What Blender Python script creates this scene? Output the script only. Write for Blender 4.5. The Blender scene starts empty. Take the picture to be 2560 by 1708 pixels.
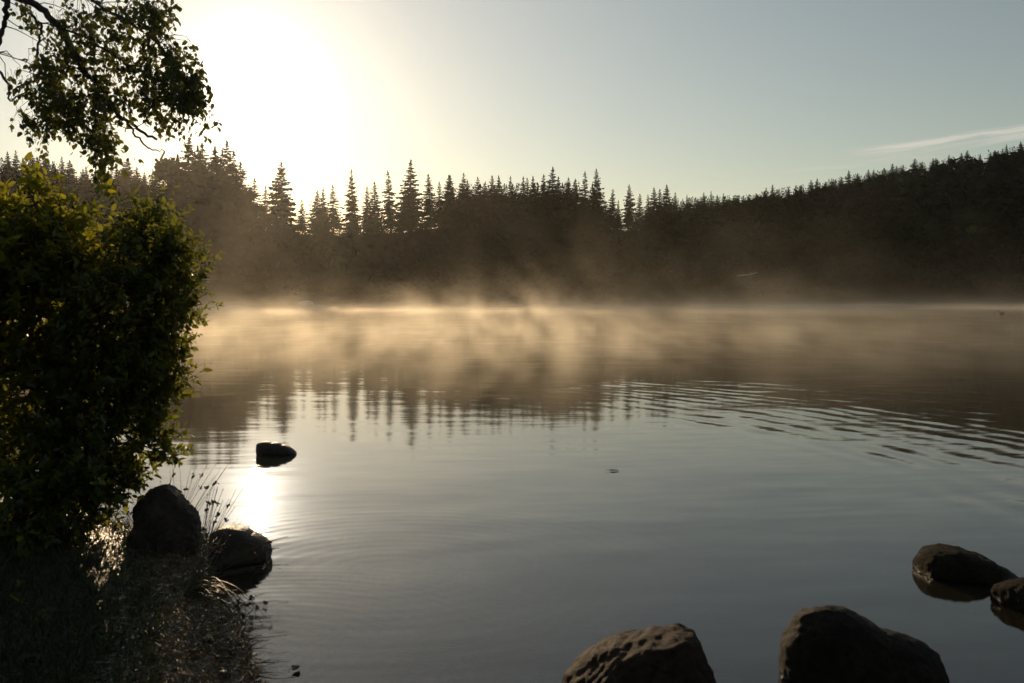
import bpy, math, random
import numpy as np
from mathutils import Vector, Matrix

# ------------------------------------------------------------------ camera, sky, sun, exposure
R_ = random.Random(7)
rng = np.random.default_rng(7)
scene = bpy.context.scene
col = scene.collection
F_PX = 2560 * 35.0 / 36.0
CAM_H = 1.7
PITCH = math.atan((854 - 745) / F_PX)

cam_d = bpy.data.cameras.new('camera')
cam = bpy.data.objects.new('camera', cam_d)
col.objects.link(cam)
cam.location = (0, 0, CAM_H)
cam.rotation_euler = (math.pi / 2 - PITCH, 0, 0)
cam_d.lens = 35.0
cam_d.sensor_width = 36.0
cam_d.clip_start = 0.05
cam_d.clip_end = 6000
cam_d.dof.use_dof = True
cam_d.dof.focus_distance = 60.0
cam_d.dof.aperture_fstop = 5.6
scene.camera = cam

CP, SP = math.cos(PITCH), math.sin(PITCH)


def ray(u, v):
    a, b = (u - 1280) / F_PX, (854 - v) / F_PX
    return Vector((a, CP + b * SP, -SP + b * CP))


def W(u, v, z=0.0):
    d = ray(u, v)
    t = (z - CAM_H) / d.z
    return Vector((d.x * t, d.y * t, z))


def AT(u, v, dist):
    d = ray(u, v)
    t = dist / d.y
    return Vector((d.x * t, dist, CAM_H + d.z * t))


SUN = ray(632, 228).normalized()
SUN_EL = math.asin(SUN.z)
SUN_AZ = math.atan2(SUN.x, SUN.y)          # clockwise from +Y

scene.view_settings.view_transform = 'Standard'
scene.view_settings.look = 'None'
scene.view_settings.gamma = 1.0
scene.view_settings.use_curve_mapping = False
scene.view_settings.exposure = -0.48

sun_d = bpy.data.lights.new('sun', 'SUN')
sun_d.energy = 3.6
sun_d.angle = math.radians(0.6)
sun_d.color = (1.0, 0.72, 0.42)
sun_o = bpy.data.objects.new('sun', sun_d)
col.objects.link(sun_o)
sun_o.rotation_euler = SUN.to_track_quat('Z', 'Y').to_euler()

c = scene.cycles
c.max_bounces = 8
c.diffuse_bounces = 2
c.glossy_bounces = 3
c.transmission_bounces = 4
c.transparent_max_bounces = 16
c.volume_bounces = 0
c.caustics_reflective = False
c.caustics_refractive = False
c.sample_clamp_indirect = 4.0
c.sample_clamp_direct = 12.0
c.use_adaptive_sampling = True
c.adaptive_threshold = 0.04
c.volume_step_rate = 2.5
c.use_denoising = True
c.volume_max_steps = 256
c.blur_glossy = 0.3

HAZE_DENSITY = 0.00005
HAZE_G = 0.88
MIST_K = 1.0


class NT:
    """tiny node-tree helper"""

    def __init__(s, tree):
        s.t = tree
        s.n = tree.nodes
        s.l = tree.links

    def new(s, kind, **kw):
        n = s.n.new(kind)
        for k, v in kw.items():
            setattr(n, k, v)
        return n

    def put(s, sock, val):
        if isinstance(val, bpy.types.NodeSocket):
            s.l.new(val, sock)
        else:
            sock.default_value = val

    def math(s, op, a, b=None, c_=None, clamp=False):
        n = s.n.new('ShaderNodeMath')
        n.operation = op
        n.use_clamp = clamp
        s.put(n.inputs[0], a)
        if b is not None:
            s.put(n.inputs[1], b)
        if c_ is not None:
            s.put(n.inputs[2], c_)
        return n.outputs[0]

    def vmath(s, op, a, b=None):
        n = s.n.new('ShaderNodeVectorMath')
        n.operation = op
        s.put(n.inputs[0], a)
        if b is not None:
            s.put(n.inputs[1], b)
        return n.outputs['Value'] if op in ('LENGTH', 'DOT_PRODUCT') else n.outputs[0]

    def smooth(s, x, a, b, lo=0.0, hi=1.0):
        n = s.n.new('ShaderNodeMapRange')
        n.interpolation_type = 'SMOOTHSTEP'
        s.put(n.inputs['Value'], x)
        n.inputs['From Min'].default_value = a
        n.inputs['From Max'].default_value = b
        n.inputs['To Min'].default_value = lo
        n.inputs['To Max'].default_value = hi
        return n.outputs[0]

    def xyz(s, v):
        n = s.n.new('ShaderNodeSeparateXYZ')
        s.put(n.inputs[0], v)
        return n.outputs

    def comb(s, x, y, z):
        n = s.n.new('ShaderNodeCombineXYZ')
        s.put(n.inputs[0], x)
        s.put(n.inputs[1], y)
        s.put(n.inputs[2], z)
        return n.outputs[0]

    def noise(s, vec, scale=1.0, detail=2.0, rough=0.5):
        n = s.n.new('ShaderNodeTexNoise')
        s.put(n.inputs['Vector'], vec)
        n.inputs['Scale'].default_value = scale
        n.inputs['Detail'].default_value = detail
        n.inputs['Roughness'].default_value = rough
        return n

    def mix(s, fac, a, b):
        n = s.n.new('ShaderNodeMix')
        n.data_type = 'RGBA'
        s.put(n.inputs[0], fac)
        s.put(n.inputs[6], a)
        s.put(n.inputs[7], b)
        return n.outputs[2]


# world -------------------------------------------------------------
world = bpy.data.worlds.new('World')
scene.world = world
world.use_nodes = True
wt = NT(world.node_tree)
bg = world.node_tree.nodes['Background']
sky = wt.new('ShaderNodeTexSky')
sky.sky_type = 'NISHITA'
sky.sun_disc = False
sky.sun_elevation = SUN_EL
sky.sun_rotation = SUN_AZ
sky.altitude = 200
sky.air_density = 1.0
sky.dust_density = 0.09
sky.ozone_density = 0.1
# thin cirrus streaks low in the sky, laid out by direction
geo = wt.new('ShaderNodeTexCoord').outputs['Generated']
gx, gy, gz = wt.xyz(geo)
az = wt.math('ARCTAN2', gx, gy)
el = wt.math('ARCSINE', gz)


def cirrus(u, v, slope, length, thick, amount, seed):
    d = ray(u, v).normalized()
    a0, e0 = math.atan2(d.x, d.y), math.asin(d.z)
    da = wt.math('SUBTRACT', az, a0)
    wob = wt.noise(wt.comb(wt.math('MULTIPLY', az, 14.0), seed, 0.0), 1.0, 2).outputs[0]
    e = wt.math('SUBTRACT', wt.math('SUBTRACT', el, e0), wt.math('MULTIPLY', da, slope))
    e = wt.math('ADD', e, wt.math('MULTIPLY', wt.math('SUBTRACT', wob, 0.5), thick * 1.6))
    nn = wt.noise(wt.comb(wt.math('MULTIPLY', az, 9.0), wt.math('MULTIPLY', e, 260.0), seed), 1.0, 4, 0.6).outputs[0]
    across = wt.math('SUBTRACT', 1.0, wt.smooth(wt.math('ABSOLUTE', e), thick * 0.15, thick))
    along = wt.math('SUBTRACT', 1.0, wt.smooth(wt.math('ABSOLUTE', da), length * 0.55, length))
    k = wt.math('MULTIPLY', wt.math('MULTIPLY', across, along), wt.smooth(nn, 0.3, 0.7))
    return wt.math('MULTIPLY', k, amount)


k = cirrus(2560, 322, 0.10, 0.17, 0.0070, 1.0, 1.0)
for args in ((2520, 346, 0.12, 0.15, 0.005, 0.6, 6.0), (2150, 412, 0.05, 0.09, 0.003, 0.3, 3.0),
             (1460, 434, 0.02, 0.10, 0.0030, 0.35, 5.0), (1640, 472, 0.02, 0.16, 0.005, 0.35, 9.0)):
    k = wt.math('MAXIMUM', k, cirrus(*args))
# circumsolar aureole of the misty air around the sun (forward scattering)
cosang = wt.vmath('DOT_PRODUCT', geo, tuple(SUN))
AUR = ((0.970, 0.036), (0.88, 0.016), (0.62, 0.44))


def hg(g_, amp):
    den = wt.math('SUBTRACT', 1 + g_ * g_, wt.math('MULTIPLY', cosang, 2 * g_))
    return wt.math('DIVIDE', amp * (1 - g_ * g_), wt.math('POWER', den, 1.5))


aur = wt.math('ADD', wt.math('ADD', hg(*AUR[0]), hg(*AUR[1])), hg(*AUR[2]))
aurcol = wt.vmath('MULTIPLY', wt.comb(aur, aur, aur), (1.0, 0.89, 0.74))
skysum = wt.vmath('ADD', wt.vmath('MULTIPLY', sky.outputs[0], (1.04, 0.99, 0.92)), aurcol)
cloudcol = wt.mix(k, skysum, (10.4, 9.8, 8.6, 1.0))
wt.put(bg.inputs['Color'], cloudcol)
bg.inputs['Strength'].default_value = 0.09


# ------------------------------------------------------------------ helpers
def tag(o, label=None, cat=None, group=None, kind=None):
    if label:
        o['label'] = label
    if cat:
        o['category'] = cat
    if group:
        o['group'] = group
    if kind:
        o['kind'] = kind
    return o


def mesh_np(name, V, Fc, smooth=False):
    V = np.asarray(V, dtype=np.float32)
    Fc = np.asarray(Fc, dtype=np.int32)
    k_ = Fc.shape[1]
    me = bpy.data.meshes.new(name)
    me.vertices.add(len(V))
    me.vertices.foreach_set('co', V.ravel())
    me.loops.add(Fc.size)
    me.loops.foreach_set('vertex_index', Fc.ravel())
    me.polygons.add(len(Fc))
    me.polygons.foreach_set('loop_start', np.arange(0, Fc.size, k_, dtype=np.int32))
    if smooth:
        me.polygons.foreach_set('use_smooth', np.ones(len(Fc), dtype=bool))
    me.update(calc_edges=True)
    me.validate()
    return me


def obj(name, me, mat, parent=None, loc=None):
    o = bpy.data.objects.new(name, me)
    col.objects.link(o)
    if mat is not None and len(me.materials) == 0:
        me.materials.append(mat)
    if parent is not None:
        o.parent = parent
    if loc is not None:
        o.location = loc
    return o


def empty(name, loc):
    o = bpy.data.objects.new(name, None)
    o.empty_display_size = 0.2
    col.objects.link(o)
    o.location = loc
    return o


class Soup:
    """collects triangle arrays"""

    def __init__(s):
        s.V = []
        s.F = []
        s.n = 0

    def add(s, V, Fc):
        s.V.append(np.asarray(V, dtype=np.float32).reshape(-1, 3))
        s.F.append(np.asarray(Fc, dtype=np.int32) + s.n)
        s.n += len(s.V[-1])

    def mesh(s, name, smooth=False, off=(0, 0, 0)):
        return mesh_np(name, np.concatenate(s.V) - np.array(off, dtype=np.float32), np.concatenate(s.F), smooth)


def tube(pts, rad, sides=5):
    pts = np.asarray(pts, dtype=float)
    n = len(pts)
    rad = np.broadcast_to(np.asarray(rad, dtype=float), (n,)) if np.ndim(rad) == 0 else np.asarray(rad, dtype=float)
    tan = np.gradient(pts, axis=0)
    tan /= np.linalg.norm(tan, axis=1, keepdims=True) + 1e-9
    ref = np.array([0.31, 0.17, 0.93])
    if abs(tan[0] @ ref) > 0.93:
        ref = np.array([1.0, 0.1, 0.0])
    a = np.cross(tan, ref)
    a /= np.linalg.norm(a, axis=1, keepdims=True) + 1e-9
    b = np.cross(tan, a)
    th = np.arange(sides) * 2 * math.pi / sides
    V = pts[:, None, :] + rad[:, None, None] * (np.cos(th)[None, :, None] * a[:, None, :] + np.sin(th)[None, :, None] * b[:, None, :])
    V = V.reshape(-1, 3)
    i = np.arange(n - 1)[:, None] * sides
    j = np.arange(sides)[None, :]
    j2 = (j + 1) % sides
    q = np.stack([i + j, i + j2, i + sides + j2, i + sides + j], -1).reshape(-1, 4)
    T = np.concatenate([q[:, [0, 1, 2]], q[:, [0, 2, 3]]])
    caps = [[0, kk + 1, kk] for kk in range(1, sides - 1)] + [[(n - 1) * sides, (n - 1) * sides + kk, (n - 1) * sides + kk + 1] for kk in range(1, sides - 1)]
    return V, np.concatenate([T, np.array(caps)])


def bend(p0, p1, n, sag, wob, r=rng):
    t = np.linspace(0, 1, n)[:, None]
    p = np.asarray(p0)[None] * (1 - t) + np.asarray(p1)[None] * t
    p[:, 2] += (sag * 4 * t * (1 - t))[:, 0]
    w = r.normal(0, wob, (n, 3))
    w[0] = 0
    w[-1] = 0
    return p + w


def value_noise(shape_pts, seed, scale):
    """cheap smooth 3D noise on points (sum of sines)"""
    r = np.random.default_rng(seed)
    out = np.zeros(len(shape_pts))
    for k_ in range(14):
        d = r.normal(size=3)
        d /= np.linalg.norm(d)
        f = scale * r.uniform(0.6, 2.4)
        out += np.sin(shape_pts @ d * f + r.uniform(0, 6.28)) / (f / scale)
    return out / 4.0


# ------------------------------------------------------------------ materials
def mat_basic(name, rough=0.7, spec=0.4):
    m = bpy.data.materials.new(name)
    m.use_nodes = True
    t = NT(m.node_tree)
    p = m.node_tree.nodes['Principled BSDF']
    p.inputs['Roughness'].default_value = rough
    p.inputs['Specular IOR Level'].default_value = spec
    return m, t, p


def objco(t):
    return t.new('ShaderNodeTexCoord').outputs['Object']


def pos(t):
    return t.new('ShaderNodeNewGeometry').outputs['Position']


def two_tone(name, a, b, scale=3.0, rough=0.7, spec=0.4, bump=0.0, detail=5, bscale=None, metric=None):
    m, t, p = mat_basic(name, rough, spec)
    co = pos(t)
    n = t.noise(co, scale, detail, 0.6)
    cc = t.mix(t.smooth(n.outputs[0], 0.35, 0.65), (*a, 1), (*b, 1))
    t.put(p.inputs['Base Color'], cc)
    if bump:
        n2 = t.noise(co, bscale or scale * 4, 6, 0.65)
        bm_ = t.new('ShaderNodeBump')
        bm_.inputs['Strength'].default_value = 1.0
        bm_.inputs['Distance'].default_value = bump
        t.put(bm_.inputs['Height'], n2.outputs[0])
        t.put(p.inputs['Normal'], bm_.outputs[0])
    return m


def leaf_mat(name, base_a, base_b, trans, tw=0.5, rough=0.35, spec=0.5, scale=9.0):
    m, t, p = mat_basic(name, rough, spec)
    n = t.noise(pos(t), scale, 2)
    f = t.smooth(n.outputs[0], 0.35, 0.65)
    t.put(p.inputs['Base Color'], t.mix(f, (*base_a, 1), (*base_b, 1)))
    tr = t.new('ShaderNodeBsdfTranslucent')
    t.put(tr.inputs['Color'], t.mix(f, (trans[0] * 0.7, trans[1] * 0.8, trans[2] * 0.8, 1), (*trans, 1)))
    ms = t.new('ShaderNodeMixShader')
    ms.inputs[0].default_value = tw
    out = m.node_tree.nodes['Material Output']
    t.l.new(p.outputs[0], ms.inputs[1])
    t.l.new(tr.outputs[0], ms.inputs[2])
    t.l.new(ms.outputs[0], out.inputs['Surface'])
    return m


M_leaf = leaf_mat('shrub_leaf', (0.030, 0.050, 0.010), (0.05, 0.075, 0.014), (0.36, 0.35, 0.04), 0.58, 0.24, 0.7)
M_leaf_y = leaf_mat('shrub_leaf_yellow', (0.045, 0.06, 0.010), (0.07, 0.085, 0.014), (0.52, 0.47, 0.035), 0.62, 0.26, 0.65)
M_birch_leaf = leaf_mat('birch_leaf', (0.03, 0.045, 0.010), (0.045, 0.06, 0.012), (0.24, 0.24, 0.04), 0.45, 0.4, 0.4)
M_twig = two_tone('twig_bark', (0.05, 0.035, 0.025), (0.09, 0.065, 0.045), 30, 0.6, 0.4)
M_birch_bark = two_tone('birch_bark', (0.10, 0.075, 0.06), (0.04, 0.03, 0.025), 18, 0.7, 0.3, 0.004)
M_trunk = two_tone('spruce_bark', (0.05, 0.038, 0.03), (0.08, 0.06, 0.045), 2.0, 0.9, 0.2)
M_needle = two_tone('spruce_needles', (0.018, 0.028, 0.012), (0.035, 0.045, 0.016), 0.6, 0.85, 0.15)
M_broad = two_tone('broadleaf_foliage', (0.03, 0.045, 0.012), (0.05, 0.065, 0.018), 0.3, 0.8, 0.2)
M_forest = two_tone('forest_foliage', (0.014, 0.022, 0.008), (0.03, 0.038, 0.014), 0.07, 0.9, 0.1)
M_pale_bush = two_tone('pale_bush_foliage', (0.07, 0.10, 0.02), (0.10, 0.13, 0.03), 0.5, 0.8, 0.2)  # yellow-green foliage, paler in itself than the other broadleaf trees
M_hill = two_tone('hill_floor', (0.018, 0.024, 0.010), (0.035, 0.035, 0.018), 0.15, 0.95, 0.1, 0.3, 4, 0.8)
M_ground = two_tone('bank_soil', (0.022, 0.015, 0.009), (0.045, 0.032, 0.018), 5.0, 0.30, 0.6, 0.03, 7, 28)
M_straw = two_tone('wet_straw', (0.16, 0.105, 0.05), (0.36, 0.26, 0.13), 25, 0.18, 1.0)
M_grass = leaf_mat('grass_blade', (0.03, 0.045, 0.012), (0.05, 0.06, 0.016), (0.05, 0.07, 0.01), 0.3, 0.45, 0.3)
M_rush = two_tone('rush_stem', (0.06, 0.05, 0.02), (0.09, 0.075, 0.03), 20, 0.45, 0.5)
M_seed = two_tone('rush_seed_head', (0.05, 0.03, 0.018), (0.08, 0.05, 0.025), 60, 0.6, 0.4)
M_drop = bpy.data.materials.new('water_drop')
M_drop.use_nodes = True
_p = M_drop.node_tree.nodes['Principled BSDF']
_p.inputs['Roughness'].default_value = 0.12
_p.inputs['Base Color'].default_value = (0.05, 0.05, 0.045, 1)
_p.inputs['Specular IOR Level'].default_value = 1.0
M_deadleaf = two_tone('dead_leaf', (0.16, 0.10, 0.05), (0.25, 0.17, 0.09), 40, 0.3, 0.6)


def rock_mat(name, a, b, c3, rough=0.6, spec=0.35, scale=7.0, bump=0.02, wet=True):
    m, t, p = mat_basic(name, rough, spec)
    co = pos(t)
    n = t.noise(co, scale, 6, 0.62)
    n2 = t.noise(co, scale * 3.1, 5, 0.6)
    c1 = t.mix(t.smooth(n.outputs[0], 0.38, 0.62), (*a, 1), (*b, 1))
    c2 = t.mix(t.smooth(n2.outputs[0], 0.52, 0.66), c1, (*c3, 1))
    x, y, z = t.xyz(co)
    if wet:     # a damp band just above the waterline is darker and glossier
        zz = t.math('ADD', z, t.math('MULTIPLY', t.math('SUBTRACT', n.outputs[0], 0.5), 0.05))
        f = t.smooth(zz, 0.015, 0.05)
        c2 = t.mix(f, (a[0] * 0.4, a[1] * 0.36, a[2] * 0.3, 1), c2)
        t.put(p.inputs['Roughness'], t.smooth(zz, 0.015, 0.05, 0.22, rough))
    t.put(p.inputs['Base Color'], c2)
    nb = t.noise(co, scale * 4.0, 9, 0.7)
    vo = t.new('ShaderNodeTexVoronoi')
    vo.feature = 'DISTANCE_TO_EDGE'
    t.put(vo.inputs['Vector'], t.vmath('ADD', co, t.vmath('SCALE', nb.outputs['Color'])))
    vo.inputs['Scale'].default_value = scale * 0.55
    crack = t.smooth(vo.outputs['Distance'], 0.0, 0.035)
    h = t.math('ADD', nb.outputs[0], t.math('MULTIPLY', crack, 0.5))
    bm_ = t.new('ShaderNodeBump')
    bm_.inputs['Distance'].default_value = bump
    t.put(bm_.inputs['Height'], h)
    t.put(p.inputs['Normal'], bm_.outputs[0])
    return m


M_rock = rock_mat('grey_brown_rock', (0.04, 0.023, 0.013), (0.10, 0.058, 0.032), (0.022, 0.015, 0.009), rough=0.7, spec=0.15, bump=0.055)
M_rock_dark = rock_mat('dark_wet_rock', (0.025, 0.019, 0.013), (0.05, 0.036, 0.025), (0.018, 0.018, 0.010), 0.65, 0.10, 9, 0.022)
M_rock_left = rock_mat('brown_rock_veil_lift', (0.06, 0.042, 0.028), (0.10, 0.07, 0.045), (0.04, 0.04, 0.02), 0.45, 0.3, 9, 0.022)  # brown rock, with the warm glare veil over the left shore lifted into its colour
M_rock_moss = rock_mat('mossy_rock', (0.025, 0.020, 0.011), (0.05, 0.038, 0.020), (0.026, 0.028, 0.010), 0.85, 0.1, 14, 0.025)
M_rock_pink = rock_mat('pinkish_rock', (0.22, 0.15, 0.12), (0.28, 0.2, 0.16), (0.14, 0.10, 0.08), 0.6, 0.3, 8, 0.02)
M_white = two_tone('weathered_white_hull', (0.55, 0.53, 0.48), (0.7, 0.68, 0.63), 2.0, 0.35, 0.5)

# ------------------------------------------------------------------ terrain functions
SHORE = np.array([(-400, 260), (-160, 150), (-60, 70), (-30, 38), (-12, 17), (-6.2, 10.6), (-4.2, 8.7), (-3.45, 7.9), (-3.0, 7.35),
                  (-2.35, 7.1), (-2.05, 6.6), (-1.93, 6.0), (-1.72, 5.45), (-1.5, 5.0), (-1.38, 4.6), (-1.25, 4.2), (-0.95, 3.6), (-0.4, 3.0),
                  (0.5, 2.55), (1.6, 2.3), (3.0, 2.3), (6.0, 1.2), (15, -6), (60, -40), (400, -200)])
POLY = np.vstack([SHORE, [(400, -1500), (-1500, -1500), (-1500, 260)]])


def land_sd(X, Y):
    """signed distance to the near shoreline, positive on land"""
    P = np.stack([X, Y], -1)
    d = np.full(X.shape, 1e9)
    for a, b in zip(SHORE[:-1], SHORE[1:]):
        ab = b - a
        t = np.clip(((P - a) @ ab) / (ab @ ab), 0, 1)
        d = np.minimum(d, np.linalg.norm(P - a - t[..., None] * ab, axis=-1))
    inside = np.zeros(X.shape, dtype=bool)
    n = len(POLY)
    for i in range(n):
        x1, y1 = POLY[i]
        x2, y2 = POLY[(i + 1) % n]
        if y1 == y2:
            continue
        cr = ((Y < y1) != (Y < y2)) & (X < (x2 - x1) * (Y - y1) / (y2 - y1) + x1)
        inside ^= cr
    return np.where(inside, d, -d)


def u_of(X, Y):
    return 1280 + F_PX * X / np.maximum(Y, 1e-3)


U_S = np.array([-6000, -2500, -800, 0, 700, 1200, 1600, 2100, 2560, 3200, 6000, 20000])
V_S = np.array([90, 150, 200, 225, 225, 232, 290, 380, 420, 420, 300, 200])
U_R = np.array([-6000, -800, 0, 700, 1500, 1900, 2560, 3200, 20000])
V_R = np.array([180, 280, 300, 300, 300, 450, 560, 600, 600])
U_G = np.array([-6000, -600, 0, 150, 300, 450, 600, 700, 850, 1000, 1150, 1300, 1500, 1600, 1700, 1850, 2000, 2150, 2350, 2560, 2900, 4000, 20000])
V_G = np.array([520, 490, 480, 488, 505, 500, 560, 585, 588, 582, 560, 552, 575, 575, 552, 540, 520, 493, 455, 412, 360, 330, 330])


def ground_z(X, Y):
    sh = X.shape
    X = X.ravel()
    Y = Y.ravel()
    d = land_sd(X, Y)
    n1 = np.sin(X * 1.7 + 0.6 * Y) * np.sin(Y * 1.3 - 0.4 * X + 1) * 0.04 + np.sin(X * 5.1 + 2) * np.sin(Y * 4.3 + X * 1.7) * 0.015
    zn = np.where(d > 0, 0.01 + 0.16 * d / (1 + d / 9), -0.17 * -d / (1 + -d / 9))
    zn = np.where(d > 25, zn + (d - 25) * 0.04, zn)
    zn = np.minimum(zn, 12) + n1 * np.clip(np.abs(d) * 2, 0, 1)
    front = Y > 1
    u = np.where(front, u_of(X, Y), 0)
    az_ = np.arctan2(X, Y)
    u = np.where(front, u, np.where(X > 0, 20000, -6000))
    r = np.where(front, Y, np.hypot(X, Y))
    S = np.interp(u, U_S, V_S)
    Rr = np.interp(u, U_R, V_R)
    G = np.interp(u, U_G, V_G)
    S = S + 5 * np.sin(az_ * 31) + 3 * np.sin(az_ * 77 + 1)
    zr = CAM_H + (745 - G) / F_PX * Rr
    t = (r - S) / (Rr - S)
    tt = np.clip(t, 0, 1)
    zf = 0.3 + (zr - 0.3) * (0.6 * tt + 0.4 * tt * tt * (3 - 2 * tt))
    zf += np.where(t > 0, np.clip(t * 6, 0, 1), 0) * (np.sin(X * 0.11) * np.sin(Y * 0.09 + 2)) * 0.8
    zf = np.where(t > 1, zr - (r - Rr) * 0.05, zf)
    zf = np.maximum(zf, np.where(t > 1, 6, -50))
    zf = np.where(t < 0, -np.clip((S - r) * 0.12, 0, 3) - 0.02, zf)
    farland = (t > 0)
    z = np.where(farland, np.maximum(zf, zn), np.where(d > 0, zn, np.maximum(np.maximum(zn, -3), np.minimum(zf, 0))))
    z = np.where((~farland) & (d <= 0), np.maximum(np.maximum(zn, zf), -3.0), z)
    return z.reshape(sh)


def gz_at(x, y):
    return float(ground_z(np.array([x], float), np.array([y], float))[0])


def polar_ground(name, r0, r1, nr, mat, cols):
    r = np.geomspace(r0, r1, nr)
    A, Rr = np.meshgrid(cols, r)
    X = Rr * np.sin(A)
    Y = Rr * np.cos(A)
    Z = ground_z(X, Y)
    V = np.stack([X, Y, Z], -1).reshape(-1, 3)
    nc = len(cols)
    i = np.arange(nr - 1)[:, None] * nc
    j = np.arange(nc)[None, :]
    j2 = (j + 1) % nc
    q = np.stack([i + j, i + nc + j, i + nc + j2, i + j2], -1).reshape(-1, 4)
    o = obj(name, mesh_np(name, V, q, True), mat)
    tag(o, kind='structure')
    return o


cols = np.radians(np.concatenate([np.linspace(-32, 32, 420), np.linspace(33, 327, 130)]))
g1 = polar_ground('ground', 0.12, 60.0, 230, M_ground, cols)
g1['label'] = 'dark wet soil of the near bank running down under the clear water'
g2 = polar_ground('hills', 60.0, 1200.0, 110, M_hill, cols)
g2['label'] = 'low wooded ridge across the lake rising into a hill on the right'

# ------------------------------------------------------------------ water
WCX, WCY = -9.3, 7.8
mw = bpy.data.materials.new('lake_water')
mw.use_nodes = True
t = NT(mw.node_tree)
mw.node_tree.nodes.remove(mw.node_tree.nodes['Principled BSDF'])
P = pos(t)
px_, py_, pz_ = t.xyz(P)


def slope_noise(sx, sy, amp_x, amp_y, detail, seed, rot=0.0):
    cr, sr = math.cos(rot), math.sin(rot)
    xx = t.math('ADD', t.math('MULTIPLY', px_, cr), t.math('MULTIPLY', py_, sr))
    yy = t.math('SUBTRACT', t.math('MULTIPLY', py_, cr), t.math('MULTIPLY', px_, sr))
    v = t.comb(t.math('MULTIPLY', xx, sx), t.math('MULTIPLY', yy, sy), seed)
    n = t.noise(v, 1.0, detail, 0.55)
    cx_, cy_, _ = t.xyz(n.outputs['Color'])
    return (t.math('MULTIPLY', t.math('SUBTRACT', cx_, 0.5), amp_x), t.math('MULTIPLY', t.math('SUBTRACT', cy_, 0.5), amp_y))


def rings(cx, cy, lam, amp, r_in, r_out, fade, mask=None, warp=0.25, seed=0.0):
    dx = t.math('SUBTRACT', px_, cx)
    dy = t.math('SUBTRACT', py_, cy)
    r = t.math('SQRT', t.math('ADD', t.math('MULTIPLY', dx, dx), t.math('MULTIPLY', dy, dy)))
    wn = t.noise(t.comb(px_, py_, seed), 0.55, 3).outputs[0]
    ph = t.math('ADD', t.math('MULTIPLY', r, 2 * math.pi / lam), t.math('MULTIPLY', wn, warp * 2 * math.pi))
    s = t.math('SINE', ph)
    env = t.math('MULTIPLY', t.smooth(r, r_in - fade, r_in), t.math('SUBTRACT', 1.0, t.smooth(r, r_out, r_out + fade)))
    a = t.math('MULTIPLY', t.math('MULTIPLY', s, env), amp)
    if mask is not None:
        a = t.math('MULTIPLY', a, mask)
    return t.math('DIVIDE', t.math('MULTIPLY', a, dx), r), t.math('DIVIDE', t.math('MULTIPLY', a, dy), r)


calm = t.smooth(t.noise(t.comb(t.math('MULTIPLY', px_, 0.05), t.math('MULTIPLY', py_, 0.12), 2.0), 1.0, 2).outputs[0], 0.35, 0.65, 0.45, 1.0)
dist_amp = t.smooth(py_, 8.0, 22.0, 0.7, 1.0)
terms = [
    slope_noise(0.35, 1.1, 0.014, 0.030, 2, 1.0, 0.25),
    slope_noise(1.3, 7.0, 0.012, 0.042, 2, 4.0, 0.12),
    slope_noise(0.7, 2.6, 0.012, 0.034, 3, 8.0, -0.1),
]
nearf = t.math('SUBTRACT', 1.0, t.smooth(py_, 6.0, 13.0))
sn = slope_noise(0.9, 2.6, 0.030, 0.085, 3, 15.0, 0.18)
terms.append((t.math('MULTIPLY', sn[0], nearf), t.math('MULTIPLY', sn[1], nearf)))
m_r = t.math('MULTIPLY', t.smooth(px_, 0.2, 3.0), t.math('SUBTRACT', 1.0, t.smooth(py_, 21.0, 27.0)))
patch = t.noise(t.comb(t.math('MULTIPLY', px_, 0.5), t.math('MULTIPLY', py_, 0.8), 12.0), 1.0, 3, 0.6).outputs[0]
m_r = t.math('MULTIPLY', m_r, t.smooth(patch, 0.36, 0.6, 0.12, 1.15))
terms.append(rings(WCX, WCY, 0.44, 0.024, 13.6, 16.4, 1.2, m_r, 1.5, 1.0))
terms.append(rings(WCX + 2.0, WCY - 3.5, 0.71, 0.012, 14.0, 19.5, 2.0, m_r, 1.2, 7.0))
terms.append(rings(WCX, WCY, 0.52, 0.006, 8.5, 13.0, 1.5, patch, 1.0, 2.0))
rc = W(620, 1640)
terms.append(rings(rc.x, rc.y, 0.085, 0.012, 0.3, 1.25, 0.7, None, 0.45, 3.0))
rc2 = W(800, 1500)
terms.append(rings(rc2.x + 0.3, rc2.y + 0.6, 0.13, 0.008, 0.5, 1.6, 0.8, None, 0.6, 5.0))
SX = terms[0][0]
SY = terms[0][1]
for a_, b_ in terms[1:]:
    SX = t.math('ADD', SX, a_)
    SY = t.math('ADD', SY, b_)
SX = t.math('MULTIPLY', SX, calm)
SY = t.math('MULTIPLY', SY, calm)
nrm = t.vmath('NORMALIZE', t.comb(t.math('MULTIPLY', SX, -1.0), t.math('MULTIPLY', SY, -1.0), 1.0))
fr = t.new('ShaderNodeFresnel')
fr.inputs['IOR'].default_value = 1.7
t.put(fr.inputs['Normal'], nrm)
gl = t.new('ShaderNodeBsdfGlossy')
gl.distribution = 'BECKMANN'
gl.inputs['Roughness'].default_value = 0.075
t.put(gl.inputs['Normal'], nrm)
tr = t.new('ShaderNodeBsdfTransparent')
tr.inputs['Color'].default_value = (0.55, 0.46, 0.32, 1)
df = t.new('ShaderNodeBsdfDiffuse')
df.inputs['Color'].default_value = (0.11, 0.088, 0.055, 1)
deep = t.new('ShaderNodeMixShader')
t.put(deep.inputs[0], t.smooth(py_, 5.0, 12.0, 0.25, 0.95))
t.l.new(tr.outputs[0], deep.inputs[1])
t.l.new(df.outputs[0], deep.inputs[2])
ms = t.new('ShaderNodeMixShader')
t.l.new(fr.outputs[0], ms.inputs[0])
t.l.new(deep.outputs[0], ms.inputs[1])
t.l.new(gl.outputs[0], ms.inputs[2])
t.l.new(ms.outputs[0], mw.node_tree.nodes['Material Output'].inputs['Surface'])
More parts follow.
